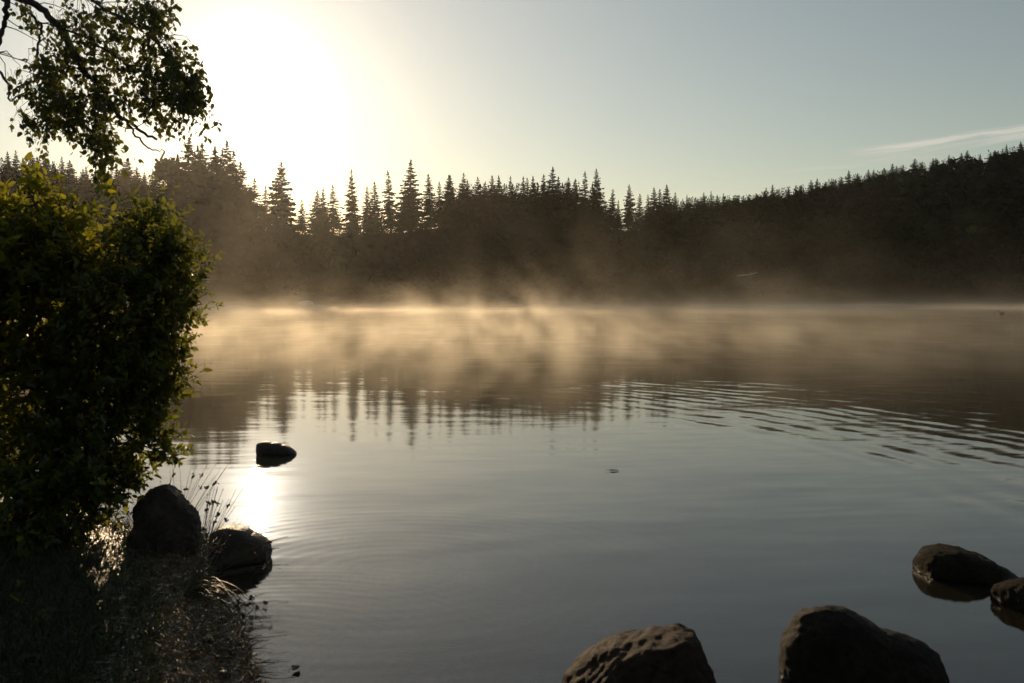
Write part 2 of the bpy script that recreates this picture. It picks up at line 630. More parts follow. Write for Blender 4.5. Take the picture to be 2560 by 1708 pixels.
rr = 900.0
water = obj('water', mesh_np('water', [(-rr, -260, 0), (rr, -260, 0), (rr, 640, 0), (-rr, 640, 0)], [(0, 1, 2, 3)]), mw)
tag(water, 'calm grey-blue lake water with soft ripples reflecting the forest and sun', kind='structure')


# ------------------------------------------------------------------ distant trees
def spruce(seed, h=20.0, wid=0.17, tiers=26, per=8, bare=0.12, droop=0.30, thin=1.0, tris=5):
    """returns (trunk V,F), (crown V,F) with base at the origin"""
    r = np.random.default_rng(seed)
    lean = r.normal(0, 0.01, 2)
    tp = np.array([[lean[0] * z, lean[1] * z, z] for z in np.linspace(0, h, 6)])
    trunk = tube(tp, np.linspace(h * 0.013, 0.03, 6), 5)
    V = []
    Fc = []
    n = 0
    off = r.uniform(0, 6.28)
    for i in range(tiers):
        f = (i + r.uniform(-.3, .3)) / tiers
        f = min(max(f, 0), 0.985)
        z = h * (bare + (1 - bare) * f)
        L0 = h * wid * ((1 - f) ** 0.78 + 0.035) * (0.82 + 0.3 * math.sin(i * 2.3 + off))
        nb = max(4, int(per * (1 - 0.35 * f)))
        for k_ in range(nb):
            if r.random() > thin:
                continue
            a = off + i * 2.4 + k_ * 6.283 / nb + r.uniform(-.35, .35)
            L = L0 * r.uniform(0.55, 1.15)
            zj = z + r.uniform(-0.5, 0.5) * h * (1 - bare) / tiers * 1.6
            ca, sa = math.cos(a), math.sin(a)
            dr = droop * (1 - f) - 0.25 * f
            wv = L * r.uniform(0.26, 0.38) + 0.08
            up = L * 0.10
            base = np.array([lean[0] * z, lean[1] * z, min(zj, h * 0.985)])
            d = np.array([ca, sa, 0])
            s = np.array([-sa, ca, 0])
            p0 = base
            p1 = base + d * L * 0.5 + np.array([0, 0, -dr * L * 0.45])
            p2 = base + d * L + np.array([0, 0, -dr * L * 0.75])
            a1 = p1 + s * wv - np.array([0, 0, up])
            a2 = p1 - s * wv - np.array([0, 0, up])
            b1 = p1 * 0.4 + p2 * 0.6 + s * wv * 0.9 - np.array([0, 0, up * 1.4])
            b2 = p1 * 0.4 + p2 * 0.6 - s * wv * 0.9 - np.array([0, 0, up * 1.4])
            dn = p1 * 0.7 + p2 * 0.3 - np.array([0, 0, L * 0.22 + 0.12])
            dn2 = p1 * 0.25 + p2 * 0.75 - np.array([0, 0, L * 0.16 + 0.1])
            V += [p0, a1, p1, a2, p2, b1, b2, dn, dn2]
            Fc += [(n, n + 1, n + 2), (n, n + 2, n + 3), (n + 2, n + 5, n + 4), (n + 2, n + 4, n + 6), (n, n + 7, n + 2), (n + 2, n + 8, n + 4), (n + 1, n + 7, n + 3)]
            n += 9
    # leader tip
    tip = np.array([lean[0] * h, lean[1] * h, h])
    for k_ in range(3):
        a = k_ * 2.1
        V += [tip + (0, 0, h * 0.015), tip + np.array([math.cos(a) * h * 0.012, math.sin(a) * h * 0.012, -h * 0.05]), tip + np.array([-math.sin(a) * .1, math.cos(a) * .1, -h * 0.06])]
        Fc.append((n, n + 1, n + 2))
        n += 3
    return trunk, (np.array(V), np.array(Fc))


def broad(seed, h=14.0, wid=0.36, nclump=260, leaf=0.055):
    r = np.random.default_rng(seed)
    tp = bend((0, 0, 0), (r.normal(0, .3), r.normal(0, .3), h * 0.75), 5, 0, 0.1, r)
    s = Soup()
    s.add(*tube(tp, np.linspace(h * 0.018, h * 0.006, 5), 5))
    lobes = []
    for k_ in range(9):
        a = r.uniform(0, 6.28)
        z = h * r.uniform(0.35, 0.85)
        rad = h * wid * 0.6 * (1 - abs(z / h - 0.55)) * r.uniform(.5, 1)
        cpt = np.array([math.cos(a) * rad, math.sin(a) * rad, z])
        lobes.append((cpt, h * r.uniform(0.12, 0.22)))
        s.add(*tube(bend((0, 0, z * 0.6), cpt, 3, 0, 0.05, r), [h * .008, h * .005, h * .002], 4))
    V = []
    Fc = []
    for k_ in range(nclump):
        cpt, rd = lobes[k_ % len(lobes)]
        d = r.normal(size=3)
        d /= np.linalg.norm(d)
        q = cpt + d * rd * r.uniform(0.4, 1.05) * np.array([1, 1, .85])
        e = r.normal(size=(2, 3)) * h * leaf * r.uniform(0.5, 1.1)
        n = len(V)
        V += [q + e[0], q + e[1], q - e[0] * .8, q - e[1] * .9]
        Fc += [(n, n + 1, n + 2), (n, n + 2, n + 3)]
    return (np.concatenate(s.V), np.concatenate(s.F)), (np.array(V), np.array(Fc))


SPR = []
for i, (wd, ti, pe, ba, dr, th) in enumerate([
        (0.20, 44, 11, 0.08, 0.35, 1.0), (0.17, 44, 10, 0.06, 0.30, 1.0), (0.18, 40, 10, 0.10, 0.45, 1.0),
        (0.23, 36, 10, 0.14, 0.30, 0.95), (0.15, 42, 9, 0.22, 0.35, 0.9), (0.17, 38, 9, 0.20, 0.5, 0.85),
        (0.26, 40, 12, 0.05, 0.25, 1.0)]):
    (tv, tf), (cv, cf) = spruce(100 + i, 20.0, wd, ti, pe, ba, dr, th)
    tm = mesh_np('trunk', tv, tf, True)
    tm.materials.append(M_trunk)
    cm = mesh_np('crown', cv, cf)
    cm.materials.append(M_needle)
    SPR.append((tm, cm))
BRD = []
for i in range(4):
    (tv, tf), (cv, cf) = broad(200 + i, 14.0, 0.42, 420)
    tm = mesh_np('trunk', tv, tf, True)
    tm.materials.append(M_trunk)
    cm = mesh_np('crown', cv, cf)
    cm.materials.append(M_broad)
    BRD.append((tm, cm))


def place_tree(kind, variant, x, y, zb, h, rot, label, cat, group=None, wide=1.0, crown_mat=None):
    o = empty('spruce_tree' if kind == 's' else 'broadleaf_tree', (x, y, zb))
    tag(o, label, cat, group)
    tm, cm = (SPR if kind == 's' else BRD)[variant]
    k_ = h / (20.0 if kind == 's' else 14.0)
    wide *= R_.uniform(0.9, 1.35)
    lean_x, lean_y = R_.gauss(0, 0.018), R_.gauss(0, 0.022)
    for nm, me in (('trunk', tm), ('crown', cm)):
        ch = bpy.data.objects.new(nm, me)
        col.objects.link(ch)
        ch.parent = o
        ch.scale = (k_ * wide, k_ * wide, k_)
        ch.rotation_euler = (lean_x, lean_y, rot)
        if nm == 'crown' and crown_mat is not None:
            ch.material_slots[0].link = 'OBJECT'
            ch.material_slots[0].material = crown_mat
    return o


ORD = ['first', 'second', 'third', 'fourth', 'fifth', 'sixth', 'seventh', 'eighth', 'ninth', 'tenth', 'eleventh', 'twelfth',
       'thirteenth', 'fourteenth', 'fifteenth', 'sixteenth', 'seventeenth', 'eighteenth', 'nineteenth', 'twentieth',
       'twenty-first', 'twenty-second', 'twenty-third', 'twenty-fourth', 'twenty-fifth', 'twenty-sixth', 'twenty-seventh',
       'twenty-eighth', 'twenty-ninth', 'thirtieth', 'thirty-first', 'thirty-second', 'thirty-third', 'thirty-fourth', 'thirty-fifth']


def skyline(u, v, variant, wide, label, group, dfac=1.0, hmin=8, wood='s'):
    Rr = float(np.interp(u, U_R, V_R)) * dfac
    p = AT(u, v, Rr)
    zb = gz_at(p.x, p.y)
    h = max(p.z - zb, hmin)
    return place_tree(wood, variant, p.x, p.y, p.z - h, h, R_.uniform(0, 6.28), label, 'tree', group, wide)


# left block, seen above the shrub
left_tips = [(18, 379), (37, 375), (60, 396), (80, 386), (93, 391), (112, 384), (134, 402), (157, 391), (175, 400), (205, 421), (217, 416),
             (240, 428), (290, 412), (314, 395), (343, 416), (359, 429), (382, 421)]
for i, (u, v) in enumerate(left_tips):
    skyline(u, v, [0, 2, 1, 6, 0][i % 5], 1.25, ORD[i] + ' spruce from the left edge along the far skyline behind the shrub',
            'spruces on the skyline left of the tall dark stand', R_.uniform(0.97, 1.03))
o = skyline(420, 388, 0, 0.75, 'airy broadleaf tree with open crown just left of the tall dark stand under the sun', 'broadleaf trees on the far ridge', 0.97, wood='b')
for (u, v, va, wd, lb) in [
        (466, 341, 6, 1.0, 'tallest wide spruce at the left of the dark stand below the sun'),
        (491, 361, 0, 1.2, 'rounded spruce top between the two tallest of the dark stand'),
        (514, 357, 1, 1.2, 'thin pointed spruce in the middle of the tall dark stand'),
        (545, 364, 0, 1.3, 'dense spruce leaning on the right-hand giant of the dark stand'),
        (571, 348, 6, 0.95, 'tall broad spruce at the right end of the dark stand below the sun')]:
    skyline(u, v, va, wd, lb, 'tall spruces of the dark stand below the sun', 0.90)
for i, (u, v) in enumerate([(432, 412), (447, 384), (480, 378), (502, 380), (530, 372), (556, 372), (584, 376), (598, 402)]):
    skyline(u, v, [6, 0, 2, 6][i % 4], 1.15, ORD[i] + ' from the left of the lower spruces filling the tall dark stand below the sun',
            'lower spruces filling the tall dark stand', 0.87 + 0.012 * (i % 3))
named = [
    (631, 444, 5, 1.3, 'thin gappy spruce lit from behind, next right of the tall dark stand'),
    (659, 463, 4, 1.3, 'low narrow spruce left of the lone cone-shaped spruce'),
    (701, 403, 6, 0.86, 'lone broad cone-shaped spruce with layered branches right below the sun glare'),
    (755, 497, 5, 1.3, 'shortest thin spruce in the dip right of the lone cone-shaped spruce'),
    (789, 474, 3, 1.2, 'left one of the two low bushy spruces in the skyline dip'),
    (808, 468, 0, 1.0, 'right one of the two low bushy spruces in the skyline dip'),
    (833, 460, 5, 1.1, 'sparse spruce with open branches left of the tall slender one'),
    (880, 422, 2, 0.95, 'tall slender spruce with ragged edges left of the ridge gaps'),
    (916, 465, 4, 1.0, 'narrow spruce between light gaps on the ridge'),
    (937, 454, 1, 1.2, 'dense rounded spruce between light gaps on the ridge'),
    (978, 425, 5, 1.15, 'open-branched spruce with bare lower trunk left of the highest tip'),
    (1023, 398, 0, 1.15, 'highest spruce on the middle of the ridge'),
    (1077, 434, 1, 1.2, 'blunt dark spruce right of the highest ridge tip'),
    (1100, 452, 4, 1.2, 'narrow lower spruce between the blunt one and the twin tips')]
for u, v, va, wd, lb in named:
    skyline(u, v, va, wd, lb, 'spruces along the middle ridge', R_.uniform(0.97, 1.0))
mid = [(1117, 436), (1128, 438), (1154, 431), (1172, 450), (1194, 442), (1214, 453), (1228, 438), (1250, 438), (1277, 440), (1308, 441), (1321, 444),
       (1335, 440), (1359, 435)]
for i, (u, v) in enumerate(mid):
    skyline(u, v, [1, 0, 2, 1, 4, 0][i % 6], 1.2, ORD[i] + ' pointed spruce counting right from the blunt dark spruce on the ridge',
            'spruces along the middle ridge', R_.uniform(0.96, 1.02))
skyline(1377, 417, 0, 1.25, 'spruce with a high bushy tip rising right of the even row on the ridge', 'spruces along the middle ridge')
skyline(1396, 441, 1, 1.2, 'spruce hugging the right side of the high bushy tip', 'spruces along the middle ridge')
skyline(1419, 444, 2, 1.2, 'dense spruce left of the twin tall open spruces', 'spruces along the middle ridge')
skyline(1438, 447, 1, 1.3, 'dark spruce directly left of the twin tall open spruces', 'spruces along the middle ridge')
skyline(1462, 427, 5, 1.0, 'left one of the twin tall open spruces', 'spruces along the middle ridge')
skyline(1494, 421, 3, 0.72, 'right and taller one of the twin tall open spruces', 'spruces along the middle ridge')
skyline(1485, 458, 0, 1.0, 'shorter dense spruce in front of the right twin', 'spruces along the middle ridge', 0.97)
skyline(1526, 473, 2, 1.1, 'drooping spruce between the twins and the broad gap', 'spruces along the middle ridge')
skyline(1545, 500, 5, 1.1, 'low ragged spruce beside the bright gap in the ridge', 'spruces along the middle ridge')
skyline(1573, 460, 3, 0.9, 'broad-branched spruce right of the bright gap in the ridge', 'spruces along the middle ridge')
right = [(1599, 484), (1622, 486), (1637, 469), (1648, 472), (1667, 461), (1688, 481), (1717, 486), (1743, 496), (1758, 481), (1779, 478), (1794, 487), (1809, 483)]
for i, (u, v) in enumerate(right):
    skyline(u, v, [4, 1, 0, 4, 0, 2][i % 6], 1.2, ORD[i] + ' spruce counting right from the broad-branched one beside the ridge gap',
            'spruces where the ridge meets the hill', R_.uniform(0.97, 1.02))
hill = [(1832, 493), (1846, 487), (1858, 490), (1873, 489), (1892, 484), (1912, 469), (1934, 461), (1971, 467), (2003, 462), (2030, 450), (2043, 446), (2062, 455), (2082, 448),
        (2100, 443), (2123, 426), (2144, 433), (2173, 424), (2182, 424), (2210, 420), (2230, 409), (2245, 415), (2258, 415), (2288, 396),
        (2304, 404), (2333, 395), (2341, 395), (2359, 400), (2374, 387), (2404, 382), (2420, 376), (2448, 385), (2476, 380), (2487, 376), (2504, 371), (2518, 361), (2554, 354)]
hill = hill[::-1]
for i, (u, v) in enumerate(hill[:35]):
    skyline(u, v, [0, 1, 2, 6, 0, 1, 3][i % 7], 1.7, ORD[i] + ' spruce tip from the right edge along the skyline of the hill',
            'spruces along the skyline of the hill', R_.uniform(0.99, 1.01), 7)

# forest mass on the slopes
s = Soup()
low_s = [spruce(300 + i, 20.0, 0.20, 15, 5, 0.04, 0.35)[1] for i in range(6)]
low_b = [broad(320 + i, 14.0, 0.5, 90, 0.085)[1] for i in range(6)]
cnt = 0
r2 = np.random.default_rng(11)
us = r2.uniform(-260, 2900, 4600)
ts = r2.uniform(0.0, 1.12, 4600) ** 0.9
order = np.argsort(us)
Ss = np.interp(us, U_S, V_S)
Rs = np.interp(us, U_R, V_R)
ds = Ss + 4 + (Rs - Ss) * ts
XX = (us - 1280) / F_PX * ds
ZZ = ground_z(XX, ds)
for i in range(len(us)):
    u, tt = us[i], ts[i]
    gpx = float(np.interp(u, [-300, 400, 600, 1100, 1250, 1480, 1560, 1650, 1750, 2900], [0.9, 0.9, 0.35, 0.4, 0.85, 0.75, 0.45, 0.8, 1.0, 1.0]))
    big = Rs[i] / 300
    # tops must stay below the individual skyline trees
    lim = float(np.interp(u, [0, 130, 200, 300, 380, 450, 590, 610, 660, 740, 770, 900, 1100, 1150, 1450, 1520, 1560, 1700, 1850, 2000, 2150, 2350, 2560, 2900],
                          [396, 400, 434, 424, 440, 408, 408, 530, 535, 550, 550, 555, 545, 464, 458, 508, 545, 496, 491, 465, 436, 401, 362, 321]))
    lim += min(abs(r2.normal(0, 22)), 60) * (0.42 if u > 1600 else 0.4 if 1100 < u < 1450 else 1.0) - 3
    usespr = r2.random() < (0.35 if tt < 0.4 else 0.97 if u < 1800 else 0.88)
    if not usespr:
        lim += 45 if u < 1750 else 8
    zmax = CAM_H + (745 - lim) / F_PX * ds[i]
    h = r2.uniform(9, 19) if tt > 0.25 else r2.uniform(5, 12)
    if h > zmax - ZZ[i]:
        h = (zmax - ZZ[i]) * (1 if tt > 0.6 else r2.uniform(0.6, 1))
    if h < 3:
        continue
    V, Fc = (low_s if usespr else low_b)[r2.integers(6)]
    k_ = h / (20.0 if usespr else 14.0)
    a = r2.uniform(0, 6.28)
    ca, sa = math.cos(a), math.sin(a)
    kw = k_ * ((1.35 if u < 1700 else 1.9) if usespr else 1.25)
    Vn = np.stack([(V[:, 0] * ca - V[:, 1] * sa) * kw + XX[i], (V[:, 0] * sa + V[:, 1] * ca) * kw + ds[i], V[:, 2] * k_ + ZZ[i]], -1)
    s.add(Vn, Fc)
fo = obj('forest', s.mesh('forest'), M_forest)
tag(fo, 'dark mass of mixed forest covering the slopes across the lake', 'forest', kind='stuff')

# a few things to pick out on the far slope
pb = AT(2425, 645, 455)
zb = gz_at(pb.x, pb.y)
place_tree('b', 1, pb.x, pb.y, zb, 15, 1.0, 'yellow-green broadleaf tree standing out low on the dark hill at the right', 'tree', None, 0.8, M_pale_bush)
pb = AT(2250, 540, 480)
place_tree('b', 2, pb.x, pb.y, gz_at(pb.x, pb.y), 13, 2.0, 'faint olive broadleaf crown in the middle of the dark hill', 'tree', None, 1.0, M_pale_bush)


# fallen pale trunk on the shore slope
def fallen():
    p = AT(1868, 687, 318)
    b = empty('fallen_log', p)
    tag(b, 'thin pale fallen trunk lying across the dark far slope', 'log')
    pts = [(-3.2, 0, -.35), (-1.2, 0, -.15), (1.0, .1, .1), (3.4, 0, .75)]
    obj('trunk', mesh_np('trunk', *tube(pts, [.2, .19, .16, .07], 7), True), M_white_bark, b)
    obj('branch', mesh_np('branch', *tube([(0.6, 0, .05), (1.4, .1, .7), (2.0, .1, 1.1)], [.07, .05, .02], 5), True), M_white_bark, b)


M_white_bark = two_tone('bleached_wood', (0.35, 0.32, 0.28), (0.5, 0.47, 0.42), 3, 0.6, 0.3)
fallen()


# upturned boat at the far shore
def boat():
    p = W(765, 768)
    p = AT(765, 763, 215)
    p.z = 0.0
    b = empty('rowing_boat', p)
    tag(b, 'small pale upturned boat lying at the far waterline in the mist', 'boat')
    n, m_ = 15, 9
    V = []
    for i in range(n):
        x = (i / (n - 1) - .5) * 3.4
        k_ = max(1 - (2 * x / 3.5) ** 2, 0.0) ** .55
        for j in range(m_):
            a = math.pi * j / (m_ - 1)
            V.append((x, math.cos(a) * .75 * k_, math.sin(a) ** .8 * .85 * (0.35 + .65 * k_) + .25))
    Fq = [(i * m_ + j, i * m_ + j + 1, (i + 1) * m_ + j + 1, (i + 1) * m_ + j) for i in range(n - 1) for j in range(m_ - 1)]
    obj('hull', mesh_np('hull', V, Fq, True), M_white, b)
    obj('keel', mesh_np('keel', *tube([(-1.5, 0, .9), (-.6, 0, 1.12), (.6, 0, 1.12), (1.5, 0, .9)], .04, 5), True), M_twig, b)
    for sx in (-1.0, 1.0):
        obj('support', mesh_np('support', *tube([(sx, -.6, -.3), (sx, -.55, .35)], .08, 6), True), M_twig, b)


boat()


# water bird near the right edge
def ellipsoid(r, seg=14, ring=9):
    V = []
    for i in range(ring + 1):
        a = math.pi * i / ring
        for j in range(seg):
            b = 2 * math.pi * j / seg
            V.append((r[0] * math.sin(a) * math.cos(b), r[1] * math.sin(a) * math.sin(b), r[2] * math.cos(a)))
    Fq = [(i * seg + j, (i + 1) * seg + j, (i + 1) * seg + (j + 1) % seg, i * seg + (j + 1) % seg) for i in range(ring) for j in range(seg)]
    return np.array(V), np.array(Fq)


def duck():
    p = W(2504, 786)
    b = empty('duck', p)
    tag(b, 'tiny dark water bird with a pale breast swimming at the far right', 'bird')
    M_dark = two_tone('duck_plumage', (0.04, 0.03, 0.025), (0.07, 0.055, 0.045), 20, .6, .3)
    M_pale = two_tone('duck_breast', (0.35, 0.30, 0.25), (0.45, 0.4, 0.33), 20, .6, .3)
    V, Fq = ellipsoid((.30, .14, .13))
    V[:, 2] += np.where(V[:, 0] > .15, (V[:, 0] - .15) * .6, 0)
    obj('body', mesh_np('body', V + (0.03, 0, .08), Fq, True), M_dark, b)
    V, Fq = ellipsoid((.10, .09, .10))
    obj('breast', mesh_np('breast', V + (-.22, 0, .10), Fq, True), M_pale, b)
    obj('neck', mesh_np('neck', *tube([(-.2, 0, .14), (-.24, 0, .24), (-.26, 0, .32)], [.06, .045, .045], 8), True), M_pale, b)
    V, Fq = ellipsoid((.085, .06, .065))
    obj('head', mesh_np('head', V + (-.29, 0, .35), Fq, True), M_dark, b)
    obj('bill', mesh_np('bill', *tube([(-.35, 0, .34), (-.43, 0, .32)], [.03, .012], 6), True), M_twig, b)


duck()

# ------------------------------------------------------------------ haze and mist
mh = bpy.data.materials.new('haze_air')
mh.use_nodes = True
th_ = NT(mh.node_tree)
mh.node_tree.nodes.remove(mh.node_tree.nodes['Principled BSDF'])
pv = th_.new('ShaderNodeVolumePrincipled')
pv.inputs['Color'].default_value = (0.93, 0.90, 0.84, 1)
pv.inputs['Density'].default_value = HAZE_DENSITY
pv.inputs['Anisotropy'].default_value = HAZE_G
th_.l.new(pv.outputs[0], mh.node_tree.nodes['Material Output'].inputs['Volume'])
X0, X1, Y0, Y1, Z0, Z1 = -1260, 1260, -1260, 1260, -5.0, 118.0
hv = [(x, y, z) for x in (X0, X1) for y in (Y0, Y1) for z in (Z0, Z1)]
hz = obj('haze', mesh_np('haze', hv, [(0, 1, 3, 2), (4, 6, 7, 5), (0, 4, 5, 1), (2, 3, 7, 6), (0, 2, 6, 4), (1, 5, 7, 3)]), mh)
tag(hz, 'thin golden morning haze filling the air over the lake', 'haze', kind='stuff')

mm = bpy.data.materials.new('rising_mist')
mm.use_nodes = True
tm_ = NT(mm.node_tree)
mm.node_tree.nodes.remove(mm.node_tree.nodes['Principled BSDF'])
pv = tm_.new('ShaderNodeVolumePrincipled')
pv.inputs['Color'].default_value = (1.0, 0.93, 0.80, 1)
pv.inputs['Density'].default_value = MIST_K
pv.inputs['Density Attribute'].default_value = 'density'
pv.inputs['Anisotropy'].default_value = 0.72
tm_.l.new(pv.outputs[0], mm.node_tree.nodes['Material Output'].inputs['Volume'])


def mist(name, label, lo, hi, res, dens_fn):
    """geometry-node volume grid whose density is a procedural field of position"""
    ng = bpy.data.node_groups.new(name, 'GeometryNodeTree')
    ng.interface.new_socket('Geometry', in_out='OUTPUT', socket_type='NodeSocketGeometry')
    g = NT(ng)
    out = g.new('NodeGroupOutput')
    vc = g.new('GeometryNodeVolumeCube')
    P_ = g.new('GeometryNodeInputPosition').outputs[0]
    g.put(vc.inputs['Density'], dens_fn(g, P_))
    vc.inputs['Background'].default_value = 0.0
    vc.inputs['Min'].default_value = lo
    vc.inputs['Max'].default_value = hi
    for ax, n in zip('XYZ', res):
        vc.inputs['Resolution ' + ax].default_value = n
    sm = g.new('GeometryNodeSetMaterial')
    sm.inputs['Material'].default_value = mm
    g.l.new(vc.outputs[0], sm.inputs[0])
    g.l.new(sm.outputs[0], out.inputs[0])
    vd = bpy.data.volumes.new(name)
    o_ = bpy.data.objects.new(name, vd)
    vd.materials.append(mm)
    col.objects.link(o_)
    md = o_.modifiers.new('field', 'NODES')
    md.node_group = ng
    tag(o_, label, 'mist', kind='stuff')
    return o_


def mist_field(g, P_, k=1.0, wk=(0.42, 0.03, 0.20), lo=0.48, hi=0.64):
    x, y, z = g.xyz(P_)
    # wisps: noise leaning with the height
    xs = g.math('ADD', x, g.math('MULTIPLY', z, 0.5))
    yn = g.math('DIVIDE', y, 1.0)
    # scale of the structures grows with the distance over the lake
    big = g.noise(g.comb(g.math('MULTIPLY', xs, 0.045), g.math('MULTIPLY', yn, 0.03), g.math('MULTIPLY', z, 0.05)), 1.0, 3, 0.55).outputs[0]
    wisp = g.noise(g.comb(g.math('MULTIPLY', xs, wk[0]), g.math('MULTIPLY', yn, wk[1]), g.math('MULTIPLY', z, wk[2])), 1.0, 4, 0.62).outputs[0]
    # height reached by the mist varies from place to place
    hh = g.math('ADD', g.smooth(big, 0.40, 0.68, 0.22, 1.5), g.smooth(y, 30, 190, 0.0, 0.6))
    fall = g.math('EXPONENT', g.math('MULTIPLY', g.math('DIVIDE', z, hh), -1.0))
    w = g.smooth(wisp, lo, hi, 0.0, 1.8)
    near = g.smooth(y, 12, 30)
    far = g.math('SUBTRACT', 1.0, g.smooth(y, 215, 300))
    top = g.math('SUBTRACT', 1.0, g.smooth(z, 7.0, 11.5))
    d = g.math('MULTIPLY', g.math('MULTIPLY', fall, w), g.math('MULTIPLY', near, far))
    # a thin sheet lying right on the water
    sheet = g.math('MULTIPLY', g.math('EXPONENT', g.math('MULTIPLY', z, -2.0)), g.math('MULTIPLY', g.smooth(big, 0.3, 0.7, 0.3, 1.6), g.math('MULTIPLY', g.smooth(y, 14, 60), far)))
    sheet = g.math('MULTIPLY', sheet, g.smooth(wisp, 0.35, 0.65, 0.4, 1.5))
    d = g.math('ADD', g.math('MULTIPLY', d, g.smooth(y, 22, 75, 0.024, 0.0080)), g.math('MULTIPLY', sheet, g.smooth(y, 20, 70, 0.026, 0.0012)))
    line = g.math('MULTIPLY', g.math('EXPONENT', g.math('MULTIPLY', z, -4.0)), g.math('MULTIPLY', g.smooth(y, 80, 150, 0.0, 0.022), far))
    line = g.math('MULTIPLY', line, g.math('MULTIPLY', g.smooth(big, 0.35, 0.62, 0.15, 1.3), g.smooth(wisp, 0.35, 0.6, 0.5, 1.2)))
    d = g.math('ADD', d, line)
    return g.math('MULTIPLY', d, top)


mist('mist', 'golden wisps of mist rising over the far half of the lake in front of the forest', (-110, 60, 0.02), (180, 300, 10), (240, 180, 40), mist_field)
mist('mist', 'low thin veils of mist drifting over the nearer water beyond the ripples', (-34, 12, 0.02), (46, 60, 6), (300, 150, 30),
     lambda g, P_: mist_field(g, P_, 1.0, (0.95, 0.14, 0.55), 0.42, 0.64))


# ------------------------------------------------------------------ rocks
def rock(name, outline, dist, depth, mat, label, seed, rough=0.03, sub=5, waterline=None, facets=5, group=None, tilt=0.0, keep=0.975, chips=26, pw=0.85, cq=0.984):
    """body whose front outline follows the picture outline at its own distance, with its own depth"""
    pts = [AT(u, v, dist) for u, v in outline]
    P2 = np.array([(p.x, p.z) for p in pts])
    cx, cz = (P2[:, 0].min() + P2[:, 0].max()) / 2, (P2[:, 1].min() + P2[:, 1].max()) / 2
    ang = np.arctan2(P2[:, 1] - cz, P2[:, 0] - cx)
    radii = np.hypot(P2[:, 0] - cx, P2[:, 1] - cz)
    o_ = np.argsort(ang)
    ang, radii = ang[o_], radii[o_]
    ang = np.concatenate([ang - 2 * math.pi, ang, ang + 2 * math.pi])
    radii = np.tile(radii, 3)
    import bmesh
    bm = bmesh.new()
    bmesh.ops.create_icosphere(bm, subdivisions=sub, radius=1.0)
    V = np.array([v_.co[:] for v_ in bm.verts])
    Fc = np.array([[q.index for q in f.verts] for f in bm.faces])
    bm.free()
    # superellipsoid-ish depth so that flanks are fuller
    yy = np.sign(V[:, 1]) * np.abs(V[:, 1]) ** 0.8
    a = np.arctan2(V[:, 2], V[:, 0])
    pr = np.hypot(V[:, 0], V[:, 2])
    R = np.interp(a, ang, radii)
    pr2 = pr ** pw
    Q = np.stack([np.cos(a) * R * pr2, yy * depth / 2, np.sin(a) * R * pr2], -1)
    size = radii.mean()
    # the depth narrows towards the top
    zt = np.clip(Q[:, 2] / size, -1, 1)
    Q[:, 1] *= 1 - 0.22 * zt
    Q[:, 1] += tilt * Q[:, 2]
    r = np.random.default_rng(seed)
    for k_ in range(facets):      # facets
        n = r.normal(size=3)
        n[1] = -abs(n[1]) * 1.5
        n /= np.linalg.norm(n)
        lim = np.quantile(Q @ n, r.uniform(keep - 0.02, keep))
        over = np.maximum(Q @ n - lim, 0)
        Q -= (over * 0.92)[:, None] * n
    for k_ in range(chips):      # many small chipped faces
        n = r.normal(size=3)
        n /= np.linalg.norm(n)
        lim = np.quantile(Q @ n, r.uniform(cq, 0.997))
        over = np.maximum(Q @ n - lim, 0)
        Q -= (over * 0.95)[:, None] * n
    nn = Q / size
    disp = value_noise(nn, seed, 3.0) * 0.40 + value_noise(nn, seed + 1, 8.0) * 0.16 + value_noise(nn, seed + 2, 22.0) * 0.18 + value_noise(nn, seed + 3, 50.0) * 0.16
    disp = disp - np.abs(value_noise(nn, seed + 5, 4.0)) * 0.5 + 0.1
    nrm_ = Q / (np.linalg.norm(Q, axis=1, keepdims=True) + 1e-9)
    Q = Q + nrm_ * (disp * rough * size * 3)[:, None]
    o = obj(name, mesh_np(name, Q, Fc, True), mat, None, (cx, dist, cz))
    tag(o, label, 'rock', group)
    return o


def D(v):
    return W(1280, v).y


# foreground right
rock('rock', [(1385, 1740), (1396, 1706), (1426, 1668), (1477, 1642), (1539, 1601), (1580, 1583), (1630, 1570), (1680, 1565), (1715, 1573), (1745, 1580), (1764, 1606), (1778, 1660),
              (1793, 1712), (1800, 1800), (1760, 1900), (1600, 1930), (1440, 1900), (1380, 1800)], 4.1, 0.75, M_rock,
     'angular grey-brown rock with sunlit left slope at the bottom edge', 21, 0.022, 6, tilt=-0.1, facets=5, chips=110, pw=0.8, cq=0.968)
rock('rock', [(1958, 1640), (1960, 1590), (1964, 1532), (1985, 1521), (2040, 1521), (2110, 1525), (2160, 1545), (2205, 1572), (2270, 1592), (2325, 1615), (2360, 1652), (2368, 1710),
              (2355, 1790), (2200, 1880), (2050, 1880), (1965, 1760)], 4.4, 0.5, M_rock_dark,
     'long dark rock with a squared left end at the bottom edge', 33, 0.014, 6, facets=0, chips=60, pw=0.85, cq=0.978)
rock('rock', [(2294, 1418), (2296, 1392), (2312, 1376), (2350, 1368), (2400, 1372), (2440, 1385), (2490, 1410), (2530, 1435), (2548, 1462),
              (2500, 1500), (2400, 1520), (2320, 1490)], 6.1, 0.65, M_rock_moss,
     'rounded mossy boulder in the water near the right edge', 47, 0.018, 6, facets=1, chips=40)
rock('rock', [(2490, 1494), (2500, 1475), (2530, 1462), (2570, 1456), (2620, 1460), (2670, 1480), (2690, 1530), (2640, 1590), (2540, 1570), (2500, 1530)], 5.45, 0.5, M_rock_moss,
     'dark mossy rock cut off by the right edge below the rounded boulder', 52, 0.025, 6)
